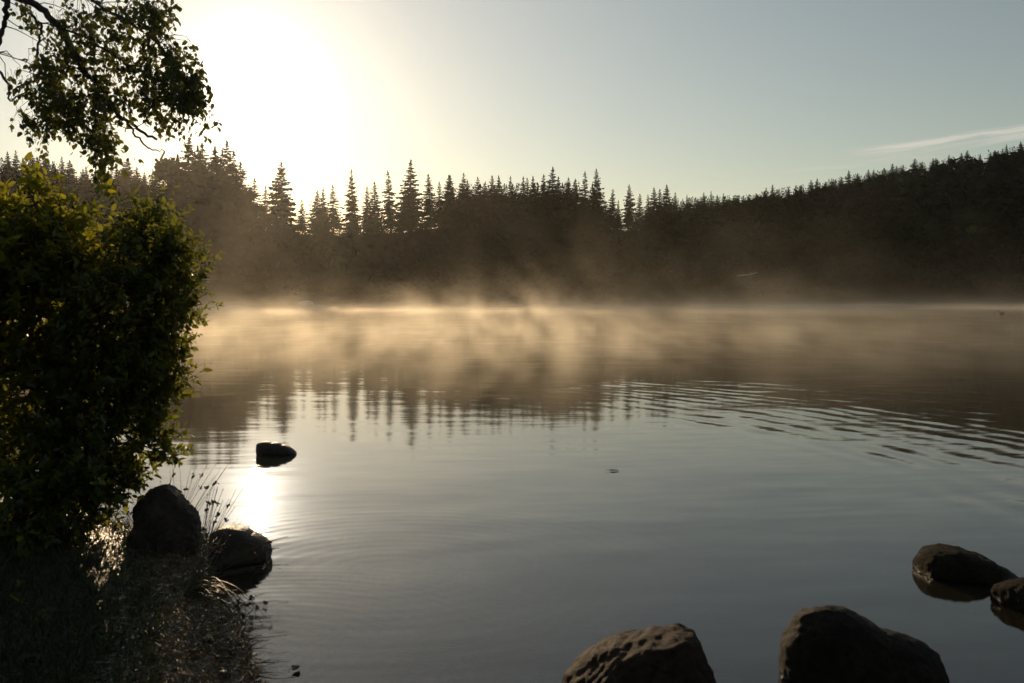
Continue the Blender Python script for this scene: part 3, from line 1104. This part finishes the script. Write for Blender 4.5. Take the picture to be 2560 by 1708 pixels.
# left
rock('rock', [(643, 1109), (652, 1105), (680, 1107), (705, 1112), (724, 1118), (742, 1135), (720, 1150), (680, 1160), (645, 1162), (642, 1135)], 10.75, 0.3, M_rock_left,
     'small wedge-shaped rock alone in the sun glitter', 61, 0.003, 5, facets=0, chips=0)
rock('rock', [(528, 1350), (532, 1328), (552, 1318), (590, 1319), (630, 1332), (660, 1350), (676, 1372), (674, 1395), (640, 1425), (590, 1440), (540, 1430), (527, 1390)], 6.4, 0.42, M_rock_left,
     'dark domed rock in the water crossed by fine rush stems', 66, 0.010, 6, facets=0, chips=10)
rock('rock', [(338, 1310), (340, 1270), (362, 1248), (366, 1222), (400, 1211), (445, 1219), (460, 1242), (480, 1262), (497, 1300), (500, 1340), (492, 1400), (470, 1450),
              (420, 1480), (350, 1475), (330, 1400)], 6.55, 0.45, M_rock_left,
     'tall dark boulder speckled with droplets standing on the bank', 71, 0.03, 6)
rock('rock', [(238, 1292), (250, 1276), (275, 1270), (292, 1278), (294, 1292), (280, 1304), (250, 1308)], 8.1, 0.25, M_rock_pink,
     'small pinkish stone in the water behind the low shrub twigs', 75, 0.02, 4)
rock('rock', [(430, 1700), (440, 1683), (480, 1676), (530, 1678), (552, 1690), (556, 1712), (530, 1740), (450, 1740)], 4.45, 0.3, M_rock_moss,
     'low wet rock with pale moss on top at the bottom of the bank', 81, 0.035, 5)
rock('stone', [(296, 1322), (300, 1315), (312, 1316), (316, 1324), (308, 1330), (298, 1330)], 7.25, 0.07, M_rock_dark,
     'fist-sized dark stone at the water edge left of the tall boulder', 85, 0.02, 3)


def bead_rock(label_part, n, seed, zmin=0.05):
    """droplets lying on the camera side of a rock: a part of it"""
    o = next(q for q in bpy.data.objects if q.get('label') == label_part)
    me = o.data
    Vv = np.empty(len(me.vertices) * 3, dtype=np.float32)
    me.vertices.foreach_get('co', Vv)
    Nn = np.empty(len(me.vertices) * 3, dtype=np.float32)
    me.vertex_normals.foreach_get('vector', Nn)
    Vv = Vv.reshape(-1, 3)
    Nn = Nn.reshape(-1, 3)
    ok = np.where((Nn[:, 1] < 0.15) & (Vv[:, 2] + o.location.z > zmin))[0]
    r = np.random.default_rng(seed)
    ii = r.choice(ok, min(n, len(ok)), False)
    dv_, df_ = ellipsoid((1, 1, 1), 6, 4)
    tri_ = np.concatenate([df_[:, [0, 1, 2]], df_[:, [0, 2, 3]]])
    sz_ = r.uniform(0.0012, 0.0042, len(ii))
    V_ = dv_[None] * sz_[:, None, None] + (Vv[ii] + Nn[ii] * 0.001)[:, None, :]
    F_ = (tri_[None] + np.arange(len(ii))[:, None, None] * len(dv_)).reshape(-1, 3)
    q = obj('droplets', mesh_np('droplets', V_.reshape(-1, 3), F_, True), M_drop, o)
    q['kind'] = 'stuff'


bead_rock('tall dark boulder speckled with droplets standing on the bank', 260, 3, 0.1)
bead_rock('dark domed rock in the water crossed by fine rush stems', 60, 4)


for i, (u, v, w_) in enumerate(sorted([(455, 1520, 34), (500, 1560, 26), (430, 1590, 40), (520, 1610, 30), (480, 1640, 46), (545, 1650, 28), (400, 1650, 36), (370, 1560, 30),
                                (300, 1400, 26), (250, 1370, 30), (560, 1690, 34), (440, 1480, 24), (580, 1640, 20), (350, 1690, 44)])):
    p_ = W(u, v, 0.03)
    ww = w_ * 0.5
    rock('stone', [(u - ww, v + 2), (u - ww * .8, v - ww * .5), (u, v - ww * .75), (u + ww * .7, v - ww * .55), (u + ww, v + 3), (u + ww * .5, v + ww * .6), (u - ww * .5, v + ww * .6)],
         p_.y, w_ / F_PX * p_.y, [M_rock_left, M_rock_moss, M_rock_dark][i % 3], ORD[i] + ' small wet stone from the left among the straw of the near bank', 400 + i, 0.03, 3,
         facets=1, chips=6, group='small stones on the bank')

# floating leaves
def float_leaf(u, v, L, rot, label, curl=0.35):
    p = W(u, v)
    n, m_ = 9, 5
    V = []
    for i in range(n):
        s_ = i / (n - 1)
        wv = math.sin(math.pi * s_ ** 0.8) * 0.32 + 0.01
        for j in range(m_):
            q = j / (m_ - 1) * 2 - 1
            V.append(((s_ - .5) * L, q * wv * L, 0.006 + curl * L * (q * q * wv + 0.5 * (s_ - .5) ** 2) + 0.03 * L * math.sin(s_ * 20 + q * 4)))
    Fq = [(i * m_ + j, i * m_ + j + 1, (i + 1) * m_ + j + 1, (i + 1) * m_ + j) for i in range(n - 1) for j in range(m_ - 1)]
    b = empty('floating_leaf', p)
    b.rotation_euler = (0, 0, rot)
    tag(b, label, 'leaf')
    obj('blade', mesh_np('blade', V, Fq, True), M_deadleaf, b)
    obj('stalk', mesh_np('stalk', *tube([(-L * .5, 0, .02), (-L * .7, .01, .015), (-L * .9, 0, .008)], L * .02, 5), True), M_twig, b)


float_leaf(636, 1687, 0.075, 0.3, 'curled pale dead leaf floating beside the bank at the bottom', 0.35)
float_leaf(740, 1677, 0.06, 1.2, 'dark crumpled leaf floating alone right of the bank', 0.9)
float_leaf(1535, 1178, 0.10, 0.1, 'tiny dark leaf floating alone in the middle of the calm water', 0.2)
float_leaf(2440, 1120, 0.12, 0.1, 'tiny leaf floating among the long ripples at the right', 0.2)

# ------------------------------------------------------------------ leaves and shrubs
LT = np.array([(0, 0, 0), (.28, .24, .06), (.68, .20, .05), (1, 0, -.06), (.68, -.20, .05), (.28, -.24, .06), (.5, 0, -.03)])
LF = np.array([(6, 1, 0), (6, 2, 1), (6, 3, 2), (6, 4, 3), (6, 5, 4), (6, 0, 5)])


def leaf_frames(pos_, dirs, size, r, droop=0.2):
    n = len(pos_)
    d = dirs + r.normal(0, 0.35, (n, 3))
    d[:, 2] -= droop
    d /= np.linalg.norm(d, axis=1, keepdims=True)
    up = np.array([0, 0, 1.0]) + r.normal(0, 0.65, (n, 3))
    s_ = np.cross(up, d)
    s_ /= np.linalg.norm(s_, axis=1, keepdims=True) + 1e-9
    n_ = np.cross(d, s_)
    M = np.stack([d, s_, n_], -1)        # columns
    return M * size[:, None, None]


def leaf_mesh(pos_, M, off=(0, 0, 0)):
    V = np.einsum('nij,kj->nki', M, LT) + pos_[:, None, :]
    n = len(pos_)
    Fc = (LF[None] + np.arange(n)[:, None, None] * len(LT)).reshape(-1, 3)
    return V.reshape(-1, 3) - np.array(off), Fc


LEAF_ME = {}


def leaf_parts(parent, base, pos_, M, mat, name='leaf', nmax=280):
    """the leaves that show largest become parts of their own"""
    if mat.name not in LEAF_ME:
        me = mesh_np('leaf', LT, LF, False)
        me.materials.append(mat)
        LEAF_ME[mat.name] = me
    me = LEAF_ME[mat.name]
    for i in range(min(nmax, len(pos_))):
        o_ = bpy.data.objects.new(name, me)
        col.objects.link(o_)
        o_.parent = parent
        m4 = np.eye(4)
        m4[:3, :3] = M[i]
        m4[:3, 3] = pos_[i] - np.array(base)
        o_.matrix_local = Matrix(m4.tolist())


def px_of(Pn):
    """picture position of world points"""
    X, Y, Z = Pn[:, 0], Pn[:, 1], Pn[:, 2] - CAM_H
    fw = Y * CP - Z * SP
    up = Y * SP + Z * CP
    return 1280 + F_PX * X / fw, 854 - F_PX * up / fw


def shrub(name, label, cat, base, stems, lobes, leafsize, mat, seed, per_twig=11, twig_len=0.30, group=None, upw=0.5, n_parts=280, stalkr=0.0022, side=(0.25, 0, 0), sprigs=()):
    """lobes: list of (centre Vector, radii xyz, n twigs)"""
    r = np.random.default_rng(seed)
    base = np.array(base)
    root = empty(name, base)
    tag(root, label, cat, group)
    # stems reach to the lobes
    spts = []
    for k_ in range(stems):
        cpt, rad, _ = lobes[k_ % len(lobes)]
        e = np.array(cpt) + r.normal(0, 0.35, 3) * np.array(rad)
        b = base + np.array([r.normal(0, .18), r.normal(0, .18), -0.05])
        path = bend(b, e, 9, 0.12, 0.02, r)
        obj('stem', mesh_np('stem', *tube(path - base, np.linspace(0.018, 0.005, 9), 6), True), M_twig, root)
        spts.append(path[2:])
    spts = np.concatenate(spts)
    br = Soup()
    LP, LD = [], []
    for cpt, rad, nt in lobes:
        cpt, rad = np.array(cpt), np.array(rad)
        for k_ in range(int(nt * 0.72)):
            d = r.normal(size=3)
            d /= np.linalg.norm(d)
            rr_ = r.uniform(0.25, 1.0) ** 0.45 * (1.08 if k_ % 6 == 0 else 1.0)
            p = cpt + d * rad * rr_
            outd = d * np.array([1, 1, 0.8]) + np.array([0, 0, upw]) + np.array(side)
            if rr_ > 1.0:
                outd = outd + np.array([0, 0, 0.7])
            outd /= np.linalg.norm(outd)
            L = twig_len * r.uniform(0.6, 1.5) * (0.8 + 0.4 * (rr_ > 0.85) + 1.1 * (rr_ > 1.0))
            e = p + outd * L
            e2 = e.copy()
            path = bend(p, e2, 5, -0.02 * L, 0.03 * L, r)
            if k_ % 3 == 0:      # connect to a stem
                q = spts[np.argmin(((spts - p) ** 2).sum(1) + r.uniform(0, .05, len(spts)))]
                br.add(*tube(bend(q, p, 4, 0.02, 0.02, r), [0.006, 0.005, 0.004, stalkr], 4))
            br.add(*tube(path, np.linspace(stalkr, stalkr * 0.45, 5), 3))
            m = max(3, int(per_twig * r.uniform(.7, 1.3)))
            tt = np.sort(r.uniform(0.05, 1.0, m))
            pp = np.stack([np.interp(tt, np.linspace(0, 1, 5), path[:, i]) for i in range(3)], -1)
            ax = outd / np.linalg.norm(outd)
            sd = np.cross(ax, r.normal(size=3))
            sd /= np.linalg.norm(sd)
            sd2 = np.cross(ax, sd)
            ph = np.arange(m) * 2.4 + r.uniform(0, 6)
            LP.append(pp)
            LD.append(ax[None] * 0.7 + np.cos(ph)[:, None] * sd + np.sin(ph)[:, None] * sd2)
    for (ua, va, ub, vb) in sprigs:      # long shoots that stick out of the outline
        dd_ = 6.95 + r.normal(0, 0.2)
        p, e = np.array(AT(ua, va, dd_)), np.array(AT(ub, vb, dd_ + r.normal(0, 0.08)))
        path = bend(p, e, 6, 0.015, 0.006, r)
        br.add(*tube(path, np.linspace(0.0035, 0.001, 6), 4))
        m = int(10 + np.linalg.norm(e - p) * 60)
        tt = np.linspace(0.0, 1.0, m)
        pp = np.stack([np.interp(tt, np.linspace(0, 1, 6), path[:, i]) for i in range(3)], -1)
        ax = (e - p) / np.linalg.norm(e - p)
        sd = np.cross(ax, r.normal(size=3))
        sd /= np.linalg.norm(sd)
        sd2 = np.cross(ax, sd)
        ph = np.arange(m) * 2.4
        LP.append(pp)
        LD.append(ax[None] * 0.8 + np.cos(ph)[:, None] * sd + np.sin(ph)[:, None] * sd2)
    LP = np.concatenate(LP)
    LD = np.concatenate(LD)
    size = leafsize * (0.5 + 1.0 * r.random(len(LP)) ** 1.6)
    M = leaf_frames(LP, LD, size, r)
    # leaves nearest the camera and largest
    u, v = px_of(LP)
    inside = (u > -20) & (u < 2580) & (v > -20) & (v < 1730)
    score = size / np.linalg.norm(LP - np.array([0, 0, CAM_H]), axis=1) * inside
    k_ = np.argsort(-score)
    first, rest = k_[:n_parts], k_[n_parts:]
    leaf_parts(root, base, LP[first], M[first], mat)
    V, Fc = leaf_mesh(LP[rest], M[rest], base)
    f = obj('foliage', mesh_np('foliage', V, Fc), mat, root)
    f['kind'] = 'stuff'
    tb = obj('twigs', br.mesh('twigs', True, base), M_twig, root)
    tb['kind'] = 'stuff'
    return root


def LB(u, v, dist, ru, rv, depth, n):
    """lobe from picture ellipse at a distance"""
    p = AT(u, v, dist)
    return (p, (ru / F_PX * dist, depth, rv / F_PX * dist), n)


shrub('shrub', 'tall leafy shrub with yellow-green top at the left edge', 'shrub', (-4.3, 7.4, gz_at(-4.3, 7.4)), 9, [
    LB(10, 640, 7.0, 110, 90, 0.55, 330), LB(130, 650, 7.0, 62, 80, 0.5, 220), LB(60, 800, 7.1, 165, 120, 0.7, 420),
    LB(-140, 780, 7.2, 140, 240, 0.7, 300), LB(60, 860, 7.2, 150, 130, 0.8, 380), LB(40, 990, 7.0, 190, 140, 0.6, 420), LB(20, 1180, 6.9, 170, 130, 0.6, 420),
    LB(20, 560, 6.9, 24, 40, 0.15, 36), LB(88, 520, 6.9, 10, 56, 0.10, 20), LB(150, 560, 6.9, 16, 44, 0.12, 30), LB(200, 600, 6.9, 14, 30, 0.1, 18)],
    0.068, M_leaf_y, 1001, 12, 0.17, 'shrubs on the near bank',
    sprigs=[(25, 540, 14, 462), (50, 560, 40, 500), (92, 560, 78, 428), (110, 560, 118, 480), (150, 580, 152, 446), (185, 600, 196, 500), (205, 640, 232, 560)])
shrub('shrub', 'rounded fine-leaved shrub leaning out over the water', 'shrub', (-3.35, 7.3, gz_at(-3.35, 7.3)), 10, [
    LB(330, 650, 7.0, 60, 60, 0.35, 170), LB(400, 690, 7.0, 56, 60, 0.4, 190), LB(320, 770, 7.0, 110, 100, 0.55, 420),
    LB(362, 850, 7.0, 50, 80, 0.4, 230), LB(280, 930, 7.0, 130, 120, 0.6, 460), LB(340, 990, 7.0, 50, 90, 0.35, 230),
    LB(260, 1080, 6.9, 130, 70, 0.5, 300), LB(360, 560, 7.0, 16, 34, 0.12, 34), LB(410, 610, 7.0, 26, 26, 0.15, 34), LB(300, 590, 7.0, 16, 26, 0.12, 20),
    LB(455, 690, 7.0, 22, 14, 0.10, 18), LB(450, 780, 7.0, 20, 14, 0.10, 18), LB(450, 640, 7.0, 22, 12, 0.10, 18),
    LB(390, 1115, 7.0, 40, 16, 0.2, 40), LB(392, 930, 7.0, 20, 40, 0.12, 34)],
    0.050, M_leaf, 1002, 13, 0.15, 'shrubs on the near bank',
    sprigs=[(345, 600, 374, 505), (310, 610, 292, 532), (385, 620, 400, 540), (415, 650, 452, 535), (440, 700, 484, 586), (455, 700, 522, 606), (440, 760, 505, 690), (450, 790, 516, 716),
            (430, 860, 482, 812), (420, 900, 486, 868), (410, 960, 470, 930), (405, 1010, 462, 962), (400, 1060, 450, 1030), (410, 1110, 468, 1085), (400, 1140, 450, 1160), (330, 1150, 372, 1196), (300, 1170, 330, 1220)])
shrub('shrub', 'low dark shrub hanging over the water left of the tall boulder', 'shrub', (-3.05, 6.6, gz_at(-3.05, 6.6)), 6, [
    LB(180, 1180, 6.6, 100, 60, 0.35, 240), LB(255, 1205, 6.6, 50, 40, 0.25, 120), LB(120, 1290, 6.4, 90, 80, 0.35, 200),
    LB(40, 1360, 6.3, 100, 70, 0.3, 170), LB(20, 1480, 5.9, 130, 80, 0.3, 170), LB(-10, 1620, 5.2, 150, 80, 0.3, 170), LB(290, 1190, 6.6, 26, 20, 0.12, 30)],
    0.055, M_leaf, 1003, 11, 0.15, 'shrubs on the near bank', 0.25)

# ------------------------------------------------------------------ birch reaching in from the left
BD = 8.0
bx = AT(-520, 1000, 8.6)
birch_base = np.array([bx.x, bx.y, gz_at(bx.x, bx.y)])
birch = empty('birch_tree', birch_base)
tag(birch, 'birch reaching in from beyond the left edge with hanging leafy branches', 'tree')
top = np.array(AT(-430, -500, 8.4))
obj('trunk', mesh_np('trunk', *tube(bend(birch_base, top, 12, 0, 0.03) - birch_base, np.linspace(0.16, 0.06, 12), 12), True), M_birch_bark, birch)


def limb(pxs, r0, r1, dd=BD, name='branch', sides=7):
    pts = np.array([AT(u, v, dd + (q if len(x_) else 0)) for (u, v, *x_) in pxs for q in ([x_[0]] if x_ else [0])])
    # densify with slight wobble
    n = len(pts)
    tt = np.linspace(0, n - 1, (n - 1) * 4 + 1)
    P_ = np.stack([np.interp(tt, np.arange(n), pts[:, i]) for i in range(3)], -1)
    sm = P_.copy()
    sm[1:-1] = (P_[:-2] + 2 * P_[1:-1] + P_[2:]) / 4
    sm += rng.normal(0, 0.006, sm.shape)
    obj(name, mesh_np(name, *tube(sm - birch_base, np.linspace(r0, r1, len(sm)), sides), True), M_birch_bark, birch)
    return sm


L1 = limb([(-470, -260, .4), (-250, -150, .2), (-60, -60), (30, -10), (80, 5), (122, 36), (150, 70), (205, 160), (216, 190), (240, 202), (265, 235), (300, 296), (328, 306), (350, 330), (388, 347)], 0.036, 0.010)
L2 = limb([(-460, -100, .4), (-200, -60, .1), (-20, -30), (22, 6), (14, 45), (4, 85), (-8, 130)], 0.034, 0.016)
L3 = limb([(80, 40), (105, 66), (98, 100), (92, 150), (120, 210), (170, 270), (230, 330), (262, 400)], 0.012, 0.004)
L4 = limb([(318, 306), (340, 340), (366, 364), (384, 378), (412, 378)], 0.010, 0.004)
L5 = limb([(-40, 150), (0, 175), (24, 214), (22, 257), (64, 232), (76, 204)], 0.013, 0.004)
L6 = limb([(60, -60), (200, -20), (260, 20), (330, 60), (400, 110), (440, 170), (480, 220)], 0.014, 0.004)
L7 = limb([(150, 70), (230, 100), (300, 150), (370, 190), (430, 240), (480, 290)], 0.010, 0.003)

allp = np.concatenate([L1, L2, L3, L6, L7])
clumps = [(125, 196, 66, 80, 130), (196, 268, 76, 78, 150), (250, 340, 42, 58, 60), (257, 410, 26, 52, 34), (425, 170, 78, 80, 150), (457, 225, 52, 42, 70),
          (303, 40, 125, 56, 95), (390, 22, 56, 40, 40), (303, 165, 90, 85, 95), (340, 255, 85, 40, 55), (90, 296, 50, 50, 36), (64, 30, 26, 55, 20),
          (165, 60, 45, 70, 55), (250, 120, 60, 60, 45), (500, 250, 22, 60, 22), (430, 300, 50, 20, 18), (40, 195, 24, 24, 8), (-160, -120, 120, 100, 90)]
r3 = np.random.default_rng(77)
br = Soup()
LP, LD = [], []
for (cu, cv, ru, rv, nt) in clumps:
    for k_ in range(int(nt * 0.82)):
        a = r3.uniform(0, 6.283)
        q = r3.uniform(0, 1) ** 0.6
        u_, v_ = cu + math.cos(a) * ru * q, cv + math.sin(a) * rv * q - 12
        p = np.array(AT(u_, v_, BD + r3.normal(0, 0.35)))
        L = r3.uniform(0.10, 0.24)
        e = p + np.array([r3.normal(0, .05) + 0.02, r3.normal(0, .05), -L])
        path = bend(p, e, 4, 0.0, 0.008, r3)
        br.add(*tube(path, np.linspace(0.0018, 0.0009, 4), 3))
        if k_ % 3 == 0:
            j = np.argmin(((allp - p) ** 2).sum(1))
            br.add(*tube(bend(allp[j], p, 5, 0.04, 0.012, r3), np.linspace(0.0045, 0.0018, 5), 4))
        m = r3.integers(5, 10)
        tt = r3.uniform(0, 1, m)
        pp = np.stack([np.interp(tt, np.linspace(0, 1, 4), path[:, i]) for i in range(3)], -1)
        dd = r3.normal(0, 1, (m, 3))
        dd[:, 2] = -abs(dd[:, 2]) - 0.2
        pp = pp + dd * 0.008
        LP.append(pp)
        LD.append(dd / np.linalg.norm(dd, axis=1, keepdims=True))
LP = np.concatenate(LP)
LD = np.concatenate(LD)
size = 0.050 * r3.uniform(0.6, 1.2, len(LP))
M = leaf_frames(LP, LD, size, r3, 0.3)
M[:, :, 1] *= 1.35
u, v = px_of(LP)
edge = ((u > 0) & (v > 0)) * size
k_ = np.argsort(-edge)
leaf_parts(birch, birch_base, LP[k_[:280]], M[k_[:280]], M_birch_leaf)
V, Fc = leaf_mesh(LP[k_[280:]], M[k_[280:]], birch_base)
obj('foliage', mesh_np('foliage', V, Fc), M_birch_leaf, birch)['kind'] = 'stuff'
obj('twigs', br.mesh('twigs', True, birch_base), M_birch_bark, birch)['kind'] = 'stuff'


# ------------------------------------------------------------------ rushes
def head_mesh(seed):
    r = np.random.default_rng(seed)
    s_ = Soup()
    for k_ in range(9):
        d = r.normal(size=3)
        d /= np.linalg.norm(d)
        p = d * r.uniform(0.004, 0.016)
        V_, F_ = ellipsoid((.0045, .0045, .007), 5, 4)
        tri = np.concatenate([F_[:, [0, 1, 2]], F_[:, [0, 2, 3]]])
        s_.add(V_ + p, tri)
        s_.add(*tube([(0, 0, 0), p], .001, 3))
    me = s_.mesh('seed_head')
    me.materials.append(M_seed)
    return me


HEADS = [head_mesh(i) for i in range(3)]
_v, _f = ellipsoid((.0032, .0032, .0032), 6, 5)
DROP = mesh_np('droplet', _v, _f, True)
DROP.materials.append(M_drop)


def rush(label, base, tips, r0=0.0026, arch=0.06, head_at=0.8):
    """tips: list of (u, v, dist) where each stem ends"""
    root = empty('rush_clump', base)
    tag(root, label, 'rush', 'rush clumps at the water edge')
    b = np.array(base)
    for i, (u_, v_, dd, ar) in enumerate(tips):
        e = np.array(AT(u_, v_, dd))
        s0 = b + np.array([rng.normal(0, .04), rng.normal(0, .06), 0])
        tt = np.linspace(0, 1, 12)[:, None]
        mid_ = (s0 + e) / 2 + np.array([0, 0, ar])
        path = (1 - tt) ** 2 * s0 + 2 * tt * (1 - tt) * mid_ + tt ** 2 * e
        st = obj('stem', mesh_np('stem', *tube(path - b, np.linspace(r0, r0 * .45, 12), 4), True), M_rush, root)
        if i % 4 != 3:
            hd = bpy.data.objects.new('seed_head', HEADS[i % 3])
            col.objects.link(hd)
            hd.parent = st
            j = 8 if i % 2 else 9
            hd.location = Vector(path[j] - b)
            hd.rotation_euler = (rng.uniform(0, 6), rng.uniform(0, 6), 0)
            hd.scale = (1.1, 1.1, 1.1)
        if i % 3 == 0:
            dr_ = bpy.data.objects.new('droplet', DROP)
            col.objects.link(dr_)
            dr_.parent = st
            dr_.location = Vector(path[-1] - b)


def P0(u_, v_):
    w = W(u_, v_, 0.03)
    return (w.x, w.y, max(gz_at(w.x, w.y), 0.0))


tips = []
for k_ in range(34):
    a = rng.uniform(0, 1)
    tips.append((500 + 110 * rng.uniform(0.1, 1), 1210 + 190 * a + rng.normal(0, 8), 6.1 + rng.normal(0, .12), 0.02 + 0.05 * rng.random()))
rush('stiff upright rushes fanning out between the tall boulder and the sun glitter', P0(470, 1480), tips)
tips = []
for k_ in range(14):
    tips.append((400 + 14 * k_ + rng.normal(0, 10), 1165 + rng.normal(0, 25), 6.9 + rng.normal(0, .1), 0.02))
rush('thin tall rushes rising behind the top of the tall boulder', P0(420, 1390), tips)
tips = []
for k_ in range(16):
    tips.append((640 + 80 * rng.random(), 1340 + 100 * rng.random(), 5.9 + rng.normal(0, .1), 0.08))
rush('rushes reaching right across the dark domed rock', P0(470, 1470), tips)
tips = []
for k_ in range(20):
    tips.append((560 + 110 * rng.random(), 1500 + 130 * rng.random(), 5.1 + rng.normal(0, .12), 0.20 + 0.1 * rng.random()))
rush('long arching rushes bending down to the water below the domed rock', P0(480, 1480), tips, 0.0034)
tips = []
for k_ in range(18):
    tips.append((560 + 90 * rng.random(), 1590 + 80 * rng.random(), 4.65 + rng.normal(0, .08), 0.05))
rush('short messy rushes at the bottom end of the bank', P0(510, 1640), tips)
tips = []
for k_ in range(12):
    tips.append((250 + 110 * rng.random(), 1230 + 60 * rng.random(), 7.0 + rng.normal(0, .1), 0.03))
rush('few thin rushes in the water left of the tall boulder', P0(330, 1380), tips)

# ------------------------------------------------------------------ litter, straw and grass on the bank
r4 = np.random.default_rng(5)


def on_bank(n, u0, u1, v0, v1, dmin=-0.12, dmax=3.0):
    X = []
    while len(X) < n:
        uu = r4.uniform(u0, u1, 4000)
        vv = r4.uniform(v0, v1, 4000)
        pts = np.array([W(a, b, 0.05)[:2] for a, b in zip(uu, vv)])
        d = land_sd(pts[:, 0], pts[:, 1])
        ok = (d > dmin) & (d < dmax)
        X += list(pts[ok])
    X = np.array(X[:n])
    Z = ground_z(X[:, 0], X[:, 1])
    return np.column_stack([X, np.maximum(Z, 0.0)])


def blades(n_pts, Lr, wr, upr, mat, name, label, cat, curve=0.3, lean=(0, 0)):
    n = len(n_pts)
    L = r4.uniform(*Lr, n)
    w = r4.uniform(*wr, n)
    a = r4.uniform(0, 6.283, n)
    upv = r4.uniform(*upr, n)
    d = np.column_stack([np.cos(a) + lean[0], np.sin(a) + lean[1], np.zeros(n)])
    d /= np.linalg.norm(d, axis=1, keepdims=True)
    sd = np.column_stack([-d[:, 1], d[:, 0], np.zeros(n)])
    V = []
    for s_, wk in ((0, 1), (0.35, .9), (0.7, .6), (1.0, .08)):
        c_ = n_pts + d * (L * s_ * (1 - upv * 0.8) * (0.6 + 0.4 * s_))[:, None]
        c_ = c_ + np.array([0, 0, 1]) * (L * (upv * s_ - curve * upv * s_ ** 2) + 0.006 + 0.02 * (1 - upv) * r4.random(n))[:, None]
        V.append(c_ + sd * (w * wk)[:, None])
        V.append(c_ - sd * (w * wk)[:, None] + np.array([0, 0, 1]) * (w * .5)[:, None])
    V = np.stack(V, 1)
    Fc = np.array([(0, 1, 3), (0, 3, 2), (2, 3, 5), (2, 5, 4), (4, 5, 7), (4, 7, 6)])
    Fc = (Fc[None] + np.arange(n)[:, None, None] * 8).reshape(-1, 3)
    o = obj(name, mesh_np(name, V.reshape(-1, 3), Fc), mat)
    tag(o, label, cat, kind='stuff')
    return o


blades(on_bank(6500, 150, 720, 1290, 1760, -0.14, 0.42), (0.04, 0.22), (0.0014, 0.0042), (0.0, 0.25), M_straw, 'straw',
       'wet flattened straw and dead stems glinting along the bank edge', 'straw')
blades(on_bank(8000, -300, 400, 1290, 1760, 0.25, 4), (0.05, 0.20), (0.0018, 0.004), (0.4, 0.9), M_grass, 'grass',
       'dark green grass growing on the shaded bank', 'grass', 0.35, (0.3, 0))
# dead leaves and droplets lying between the straw
pp = on_bank(2600, 180, 700, 1300, 1740, -0.12, 0.5)
pp[:, 2] += 0.012
dd = r4.normal(0, 1, (len(pp), 3))
dd[:, 2] *= 0.25
V, Fc = leaf_mesh(pp, leaf_frames(pp, dd, r4.uniform(.012, .04, len(pp)), r4, 0))
tag(obj('leaf_litter', mesh_np('leaf_litter', V, Fc), M_deadleaf), 'small brown fallen leaves strewn over the wet bank', 'leaf litter', kind='stuff')
pp = on_bank(2600, 180, 700, 1290, 1740, -0.15, 0.45)
dv, dfc = ellipsoid((1, 1, 1), 6, 4)
dtri = np.concatenate([dfc[:, [0, 1, 2]], dfc[:, [0, 2, 3]]])
sz = r4.uniform(0.0015, 0.0055, len(pp))
pp[:, 2] += 0.02 + 0.05 * r4.random(len(pp))
V = dv[None] * sz[:, None, None] + pp[:, None, :]
Fc = (dtri[None] + np.arange(len(pp))[:, None, None] * len(dv)).reshape(-1, 3)
tag(obj('dewdrops', mesh_np('dewdrops', V.reshape(-1, 3), Fc, True), M_drop), 'sparkling dewdrops on the straw of the bank', 'dew', kind='stuff')
